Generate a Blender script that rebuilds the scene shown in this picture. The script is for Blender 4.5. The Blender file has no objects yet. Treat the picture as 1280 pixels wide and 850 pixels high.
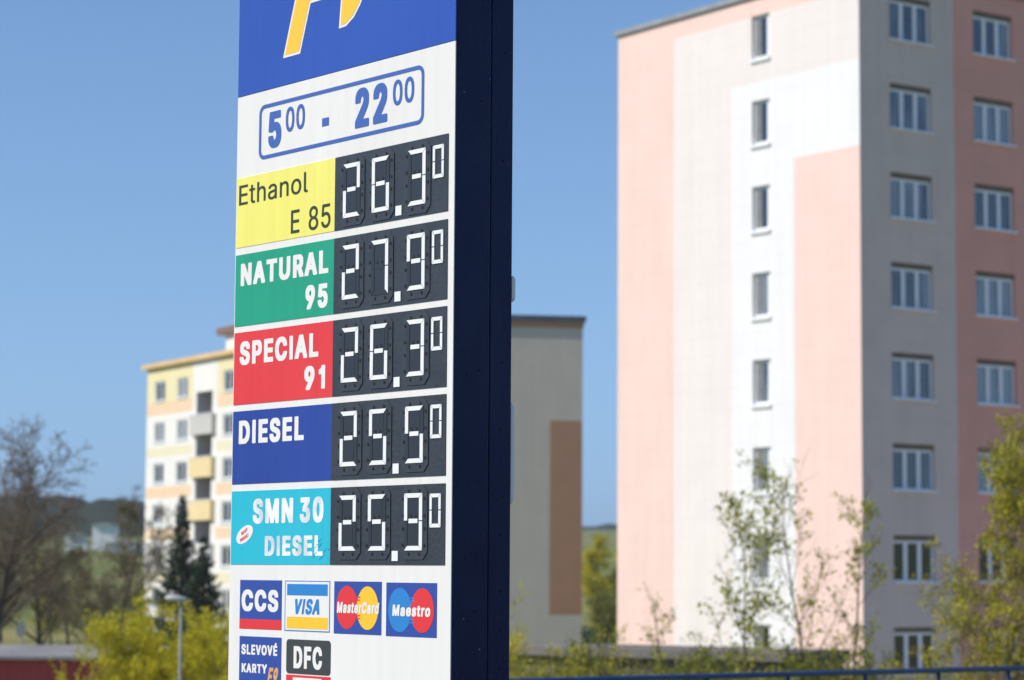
import bpy, math, random
import numpy as np
from math import sin, cos, pi, radians, sqrt, atan2
from mathutils import Matrix, Vector, noise

S = bpy.context.scene
COL = S.collection
EYE = 1.65            # eye height over the pavement (world z = 0)

# ------------------------------------------------------------------ camera
camd = bpy.data.cameras.new('camera')
cam = bpy.data.objects.new('camera', camd)
COL.objects.link(cam)
camd.sensor_width = 36.0
camd.lens = 85.93
camd.clip_start = 0.1
camd.clip_end = 20000
R = ((0.99998, -0.006351, 0.0), (-0.0006, -0.094453, -0.995529), (0.006323, 0.995509, -0.094454))
cam.matrix_world = Matrix(((*R[0], 0), (*R[1], 0), (*R[2], EYE), (0, 0, 0, 1)))
camd.dof.use_dof = True
camd.dof.focus_distance = 10.35
camd.dof.aperture_fstop = 3.5
S.camera = cam

# ------------------------------------------------------------------ sky and sun
SUN_AZ = atan2(-0.95, -0.31)      # direction towards the sun, measured from +Y towards +X
SUN_EL = radians(40)
world = bpy.data.worlds.new('World')
S.world = world
world.use_nodes = True
wn = world.node_tree.nodes
wl = world.node_tree.links
wn.clear()
sky = wn.new('ShaderNodeTexSky')
sky.sky_type = 'NISHITA'
sky.sun_disc = False
sky.sun_elevation = SUN_EL
sky.sun_rotation = SUN_AZ
sky.altitude = 350
sky.air_density = 1.0
sky.dust_density = 0.0
sky.ozone_density = 2.5
bg = wn.new('ShaderNodeBackground')
bg.inputs['Strength'].default_value = 0.115
wo = wn.new('ShaderNodeOutputWorld')
# lift the lookup close to the horizon a little: the photographed horizon is clear and blue, without a white band
wtc = wn.new('ShaderNodeTexCoord')
wsx = wn.new('ShaderNodeSeparateXYZ'); wcx = wn.new('ShaderNodeCombineXYZ')
wl.new(wtc.outputs['Generated'], wsx.inputs[0])
wm1 = wn.new('ShaderNodeMath'); wm1.operation = 'MULTIPLY_ADD'
wl.new(wsx.outputs['Z'], wm1.inputs[0]); wl.new(wsx.outputs['Z'], wm1.inputs[1]); wm1.inputs[2].default_value = 0.12 ** 2
wm2 = wn.new('ShaderNodeMath'); wm2.operation = 'SQRT'
wl.new(wm1.outputs[0], wm2.inputs[0])
wl.new(wsx.outputs['X'], wcx.inputs['X']); wl.new(wsx.outputs['Y'], wcx.inputs['Y']); wl.new(wm2.outputs[0], wcx.inputs['Z'])
wl.new(wcx.outputs[0], sky.inputs['Vector'])
wmx = wn.new('ShaderNodeMix'); wmx.data_type = 'RGBA'; wmx.blend_type = 'MULTIPLY'; wmx.inputs[0].default_value = 1.0
wmx.inputs[7].default_value = (0.82, 0.945, 1.085, 1)
wl.new(sky.outputs[0], wmx.inputs[6])
wl.new(wmx.outputs[2], bg.inputs[0])
wl.new(bg.outputs[0], wo.inputs[0])

sd = bpy.data.lights.new('sun', 'SUN')
sd.energy = 3.8
sd.angle = radians(0.5)
sd.color = (1.0, 0.925, 0.80)
sun = bpy.data.objects.new('sun', sd)
COL.objects.link(sun)
tos = Vector((sin(SUN_AZ) * cos(SUN_EL), cos(SUN_AZ) * cos(SUN_EL), sin(SUN_EL)))
sun.rotation_euler = tos.to_track_quat('Z', 'Y').to_euler()
sun.location = tos * 60

S.view_settings.view_transform = 'Standard'
S.view_settings.look = 'None'
S.view_settings.exposure = 0.2
S.view_settings.gamma = 1.0

# ------------------------------------------------------------------ materials
def lin(c):
    c /= 255.0
    return c / 12.92 if c <= 0.04045 else ((c + 0.055) / 1.055) ** 2.4

def C(r, g, b, k=0.92):
    return (lin(r) * k, lin(g) * k, lin(b) * k)

def mat(name, col, rough=0.6, col2=None, scale=4.0, bump=0.0, bscale=30.0, spec=0.5, metal=0.0,
        lo=0.35, hi=0.65, ior=None, stretch=None, detail=4.0, streak=0.0):
    m = bpy.data.materials.new(name)
    m.use_nodes = True
    nt = m.node_tree
    p = nt.nodes['Principled BSDF']
    p.inputs['Roughness'].default_value = rough
    p.inputs['Metallic'].default_value = metal
    p.inputs['Specular IOR Level'].default_value = spec
    if ior:
        p.inputs['IOR'].default_value = ior
    p.inputs['Base Color'].default_value = (*col, 1)
    tc = nt.nodes.new('ShaderNodeTexCoord')
    vec = tc.outputs['Object']
    if stretch:
        mp = nt.nodes.new('ShaderNodeMapping')
        mp.inputs['Scale'].default_value = stretch
        nt.links.new(vec, mp.inputs[0])
        vec = mp.outputs[0]
    if col2:
        n = nt.nodes.new('ShaderNodeTexNoise')
        n.inputs['Scale'].default_value = scale
        n.inputs['Detail'].default_value = detail
        nt.links.new(vec, n.inputs['Vector'])
        r = nt.nodes.new('ShaderNodeValToRGB')
        r.color_ramp.elements[0].position = lo
        r.color_ramp.elements[1].position = hi
        r.color_ramp.elements[0].color = (*col, 1)
        r.color_ramp.elements[1].color = (*col2, 1)
        nt.links.new(n.outputs[0], r.inputs[0])
        nt.links.new(r.outputs[0], p.inputs['Base Color'])
    if streak:
        # rain and dust streaks running down the sheet
        mp2 = nt.nodes.new('ShaderNodeMapping'); mp2.inputs['Scale'].default_value = (9, 9, 0.7)
        nt.links.new(tc.outputs['Object'], mp2.inputs[0])
        n = nt.nodes.new('ShaderNodeTexNoise'); n.inputs['Scale'].default_value = 2.2; n.inputs['Detail'].default_value = 7
        nt.links.new(mp2.outputs[0], n.inputs['Vector'])
        rr = nt.nodes.new('ShaderNodeMapRange'); rr.inputs['From Min'].default_value = 0.32; rr.inputs['From Max'].default_value = 0.68
        rr.inputs['To Min'].default_value = 1.0 - streak; rr.inputs['To Max'].default_value = 1.0
        nt.links.new(n.outputs[0], rr.inputs['Value'])
        mx = nt.nodes.new('ShaderNodeMix'); mx.data_type = 'RGBA'; mx.blend_type = 'MULTIPLY'; mx.inputs[0].default_value = 1.0
        if p.inputs['Base Color'].links: nt.links.new(p.inputs['Base Color'].links[0].from_socket, mx.inputs[6])
        else: mx.inputs[6].default_value = (*col, 1)
        nt.links.new(rr.outputs[0], mx.inputs[7]); nt.links.new(mx.outputs[2], p.inputs['Base Color'])
    if bump:
        n = nt.nodes.new('ShaderNodeTexNoise')
        n.inputs['Scale'].default_value = bscale
        n.inputs['Detail'].default_value = 5
        nt.links.new(vec, n.inputs['Vector'])
        b = nt.nodes.new('ShaderNodeBump')
        b.inputs['Strength'].default_value = bump
        b.inputs['Distance'].default_value = 0.02
        nt.links.new(n.outputs[0], b.inputs['Height'])
        nt.links.new(b.outputs[0], p.inputs['Normal'])
    return m

def render_mat(name, col, amp=0.93, joint=0.0):
    """painted render: faint blotches, vertical rain streaks and faint insulation-board joints"""
    m = mat(name, col, 0.85, tuple(c * amp for c in col), 0.7, 0.25, 60)
    nt = m.node_tree
    p = nt.nodes['Principled BSDF']
    src = p.inputs['Base Color'].links[0].from_socket
    tc = nt.nodes.new('ShaderNodeTexCoord')
    mp = nt.nodes.new('ShaderNodeMapping')
    mp.inputs['Scale'].default_value = (2.2, 2.2, 0.10)
    nt.links.new(tc.outputs['Object'], mp.inputs[0])
    n = nt.nodes.new('ShaderNodeTexNoise')
    n.inputs['Scale'].default_value = 1.4
    n.inputs['Detail'].default_value = 5
    nt.links.new(mp.outputs[0], n.inputs['Vector'])
    rr = nt.nodes.new('ShaderNodeMapRange')
    rr.inputs['From Min'].default_value = 0.3
    rr.inputs['From Max'].default_value = 0.7
    rr.inputs['To Min'].default_value = 0.962
    rr.inputs['To Max'].default_value = 1.015
    nt.links.new(n.outputs[0], rr.inputs['Value'])
    val = rr.outputs[0]
    if joint:
        sx = nt.nodes.new('ShaderNodeSeparateXYZ')
        nt.links.new(tc.outputs['Object'], sx.inputs[0])
        md = nt.nodes.new('ShaderNodeMath'); md.operation = 'PINGPONG'
        md.inputs[1].default_value = joint / 2
        nt.links.new(sx.outputs['Z'], md.inputs[0])
        gt = nt.nodes.new('ShaderNodeMapRange')
        gt.inputs['From Min'].default_value = 0.0
        gt.inputs['From Max'].default_value = 0.035
        gt.inputs['To Min'].default_value = 0.955
        gt.inputs['To Max'].default_value = 1.0
        nt.links.new(md.outputs[0], gt.inputs['Value'])
        mm = nt.nodes.new('ShaderNodeMath'); mm.operation = 'MULTIPLY'
        nt.links.new(val, mm.inputs[0]); nt.links.new(gt.outputs[0], mm.inputs[1])
        val = mm.outputs[0]
    mx = nt.nodes.new('ShaderNodeMix'); mx.data_type = 'RGBA'; mx.blend_type = 'MULTIPLY'
    mx.inputs[0].default_value = 1.0
    nt.links.new(src, mx.inputs[6])
    nt.links.new(val, mx.inputs[7])
    nt.links.new(mx.outputs[2], p.inputs['Base Color'])
    return m

def glass_mat(name, dark, curtain, rough=0.05, ior=2.0):
    """window panes: dark room or pale curtain behind a reflecting pane, different in every window"""
    m = bpy.data.materials.new(name)
    m.use_nodes = True
    nt = m.node_tree
    p = nt.nodes['Principled BSDF']
    p.inputs['Roughness'].default_value = rough
    p.inputs['IOR'].default_value = ior
    oi = nt.nodes.new('ShaderNodeObjectInfo')
    tc = nt.nodes.new('ShaderNodeTexCoord')
    mp = nt.nodes.new('ShaderNodeMapping')
    mp.inputs['Scale'].default_value = (1.0, 1.0, 0.12)
    nt.links.new(tc.outputs['Object'], mp.inputs[0])
    ad = nt.nodes.new('ShaderNodeVectorMath'); ad.operation = 'ADD'
    sc = nt.nodes.new('ShaderNodeMath'); sc.operation = 'MULTIPLY'; sc.inputs[1].default_value = 40
    nt.links.new(oi.outputs['Random'], sc.inputs[0])
    nt.links.new(mp.outputs[0], ad.inputs[0]); nt.links.new(sc.outputs[0], ad.inputs[1])
    n = nt.nodes.new('ShaderNodeTexNoise'); n.inputs['Scale'].default_value = 2.3
    n.inputs['Detail'].default_value = 3
    nt.links.new(ad.outputs[0], n.inputs['Vector'])
    a2 = nt.nodes.new('ShaderNodeMath'); a2.operation = 'MULTIPLY_ADD'
    a2.inputs[1].default_value = 0.8; a2.inputs[2].default_value = -0.42
    nt.links.new(oi.outputs['Random'], a2.inputs[0])
    a3 = nt.nodes.new('ShaderNodeMath'); a3.operation = 'ADD'
    nt.links.new(a2.outputs[0], a3.inputs[0]); nt.links.new(n.outputs[0], a3.inputs[1])
    r = nt.nodes.new('ShaderNodeValToRGB')
    r.color_ramp.elements[0].position = 0.46; r.color_ramp.elements[0].color = (*dark, 1)
    r.color_ramp.elements[1].position = 0.64; r.color_ramp.elements[1].color = (*curtain, 1)
    nt.links.new(a3.outputs[0], r.inputs[0])
    nt.links.new(r.outputs[0], p.inputs['Base Color'])
    return m

def leaf_mat(name, c1, c2, trans=0.35, scale=1.6):
    m = bpy.data.materials.new(name)
    m.use_nodes = True
    nt = m.node_tree
    nt.nodes.clear()
    out = nt.nodes.new('ShaderNodeOutputMaterial')
    g = nt.nodes.new('ShaderNodeNewGeometry')
    tc = nt.nodes.new('ShaderNodeTexCoord')
    n = nt.nodes.new('ShaderNodeTexNoise'); n.inputs['Scale'].default_value = scale
    nt.links.new(tc.outputs['Object'], n.inputs['Vector'])
    ad = nt.nodes.new('ShaderNodeMath'); ad.operation = 'MULTIPLY_ADD'
    ad.inputs[1].default_value = 0.55; ad.inputs[2].default_value = -0.02
    nt.links.new(g.outputs['Random Per Island'], ad.inputs[0])
    a2 = nt.nodes.new('ShaderNodeMath'); a2.operation = 'MULTIPLY_ADD'; a2.inputs[1].default_value = 0.5
    nt.links.new(n.outputs[0], a2.inputs[0]); nt.links.new(ad.outputs[0], a2.inputs[2])
    r = nt.nodes.new('ShaderNodeValToRGB')
    r.color_ramp.elements[0].position = 0.2; r.color_ramp.elements[1].position = 0.8
    r.color_ramp.elements[0].color = (*c1, 1); r.color_ramp.elements[1].color = (*c2, 1)
    nt.links.new(a2.outputs[0], r.inputs[0])
    d = nt.nodes.new('ShaderNodeBsdfPrincipled'); d.inputs['Roughness'].default_value = 0.55
    d.inputs['Specular IOR Level'].default_value = 0.3
    t = nt.nodes.new('ShaderNodeBsdfTranslucent')
    mx = nt.nodes.new('ShaderNodeMixShader'); mx.inputs[0].default_value = trans
    nt.links.new(r.outputs[0], d.inputs['Base Color']); nt.links.new(r.outputs[0], t.inputs[0])
    nt.links.new(d.outputs[0], mx.inputs[1]); nt.links.new(t.outputs[0], mx.inputs[2])
    nt.links.new(mx.outputs[0], out.inputs[0])
    return m

# ------------------------------------------------------------------ mesh helpers
class MB:
    def __init__(self):
        self.v = []; self.f = []; self.m = []
    def face(self, pts, m=0):
        b = len(self.v)
        self.v += [tuple(p) for p in pts]
        self.f.append(tuple(range(b, b + len(pts)))); self.m.append(m)
    def box(self, x0, x1, y0, y1, z0, z1, m=0):
        b = len(self.v)
        self.v += [(x0, y0, z0), (x1, y0, z0), (x1, y1, z0), (x0, y1, z0),
                   (x0, y0, z1), (x1, y0, z1), (x1, y1, z1), (x0, y1, z1)]
        for q in ((0, 3, 2, 1), (4, 5, 6, 7), (0, 1, 5, 4), (1, 2, 6, 5), (2, 3, 7, 6), (3, 0, 4, 7)):
            self.f.append(tuple(b + i for i in q)); self.m.append(m)
        return self
    def prism(self, poly, yf, yb, m=0):
        """polygon in x,z (counter-clockwise seen from -y), front at yf, back at yb"""
        a = sum(poly[i][0] * poly[(i + 1) % len(poly)][1] - poly[(i + 1) % len(poly)][0] * poly[i][1] for i in range(len(poly)))
        if a < 0: poly = poly[::-1]
        n = len(poly); b = len(self.v)
        self.v += [(x, yf, z) for x, z in poly] + [(x, yb, z) for x, z in poly]
        self.f.append(tuple(range(b, b + n))); self.m.append(m)
        self.f.append(tuple(b + n + i for i in reversed(range(n)))); self.m.append(m)
        for i in range(n):
            j = (i + 1) % n
            self.f.append((b + i, b + n + i, b + n + j, b + j)); self.m.append(m)
        return self
    def tube(self, pts, rad, n=6, m=0, cap=True):
        pts = [Vector(p) for p in pts]
        k = len(pts)
        if not hasattr(rad, '__len__'): rad = [rad] * k
        b = len(self.v)
        t0 = (pts[1] - pts[0]).normalized()
        side = t0.orthogonal().normalized()
        for i in range(k):
            t = (pts[min(i + 1, k - 1)] - pts[max(i - 1, 0)]).normalized()
            side = (side - t * side.dot(t)).normalized()
            up = t.cross(side)
            for j in range(n):
                a = 2 * pi * j / n
                self.v.append(tuple(pts[i] + (side * cos(a) + up * sin(a)) * rad[i]))
        for i in range(k - 1):
            for j in range(n):
                j2 = (j + 1) % n
                self.f.append((b + i * n + j, b + i * n + j2, b + (i + 1) * n + j2, b + (i + 1) * n + j)); self.m.append(m)
        if cap:
            self.f.append(tuple(b + j for j in reversed(range(n)))); self.m.append(m)
            self.f.append(tuple(b + (k - 1) * n + j for j in range(n))); self.m.append(m)
        return self
    def mesh(self, name, mats, smooth=False):
        me = bpy.data.meshes.new(name)
        me.from_pydata(self.v, [], self.f)
        if not isinstance(mats, (list, tuple)): mats = [mats]
        for q in mats: me.materials.append(q)
        if len(mats) > 1: me.polygons.foreach_set('material_index', self.m)
        if smooth: me.polygons.foreach_set('use_smooth', [True] * len(self.f))
        me.update()
        return me
    def build(self, name, mats, parent=None, smooth=False, loc=None, rz=0.0):
        return link(name, self.mesh(name, mats, smooth), parent, loc, rz)

def link(name, me, parent=None, loc=None, rz=0.0):
    o = bpy.data.objects.new(name, me)
    COL.objects.link(o)
    if parent: o.parent = parent
    if loc: o.location = loc
    if rz: o.rotation_euler = (0, 0, rz)
    return o

def bevel(o, w=0.01, seg=2):
    md = o.modifiers.new('bevel', 'BEVEL'); md.width = w; md.segments = seg; md.limit_method = 'ANGLE'
    return o

def tag(o, label=None, cat=None, group=None, kind=None):
    if label: o['label'] = label
    if cat: o['category'] = cat
    if group: o['group'] = group
    if kind: o['kind'] = kind
    return o

def thing(name, loc, rz, label, cat, group=None):
    o = bpy.data.objects.new(name, None)
    COL.objects.link(o)
    o.location = loc; o.rotation_euler = (0, 0, rz); o.empty_display_size = 0.3
    return tag(o, label, cat, group)

def copy_tree(o, parent=None):
    c = o.copy(); COL.objects.link(c)
    if parent: c.parent = parent
    for ch in [q for q in bpy.data.objects if q.parent == o]:
        copy_tree(ch, c)
    return c

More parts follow.
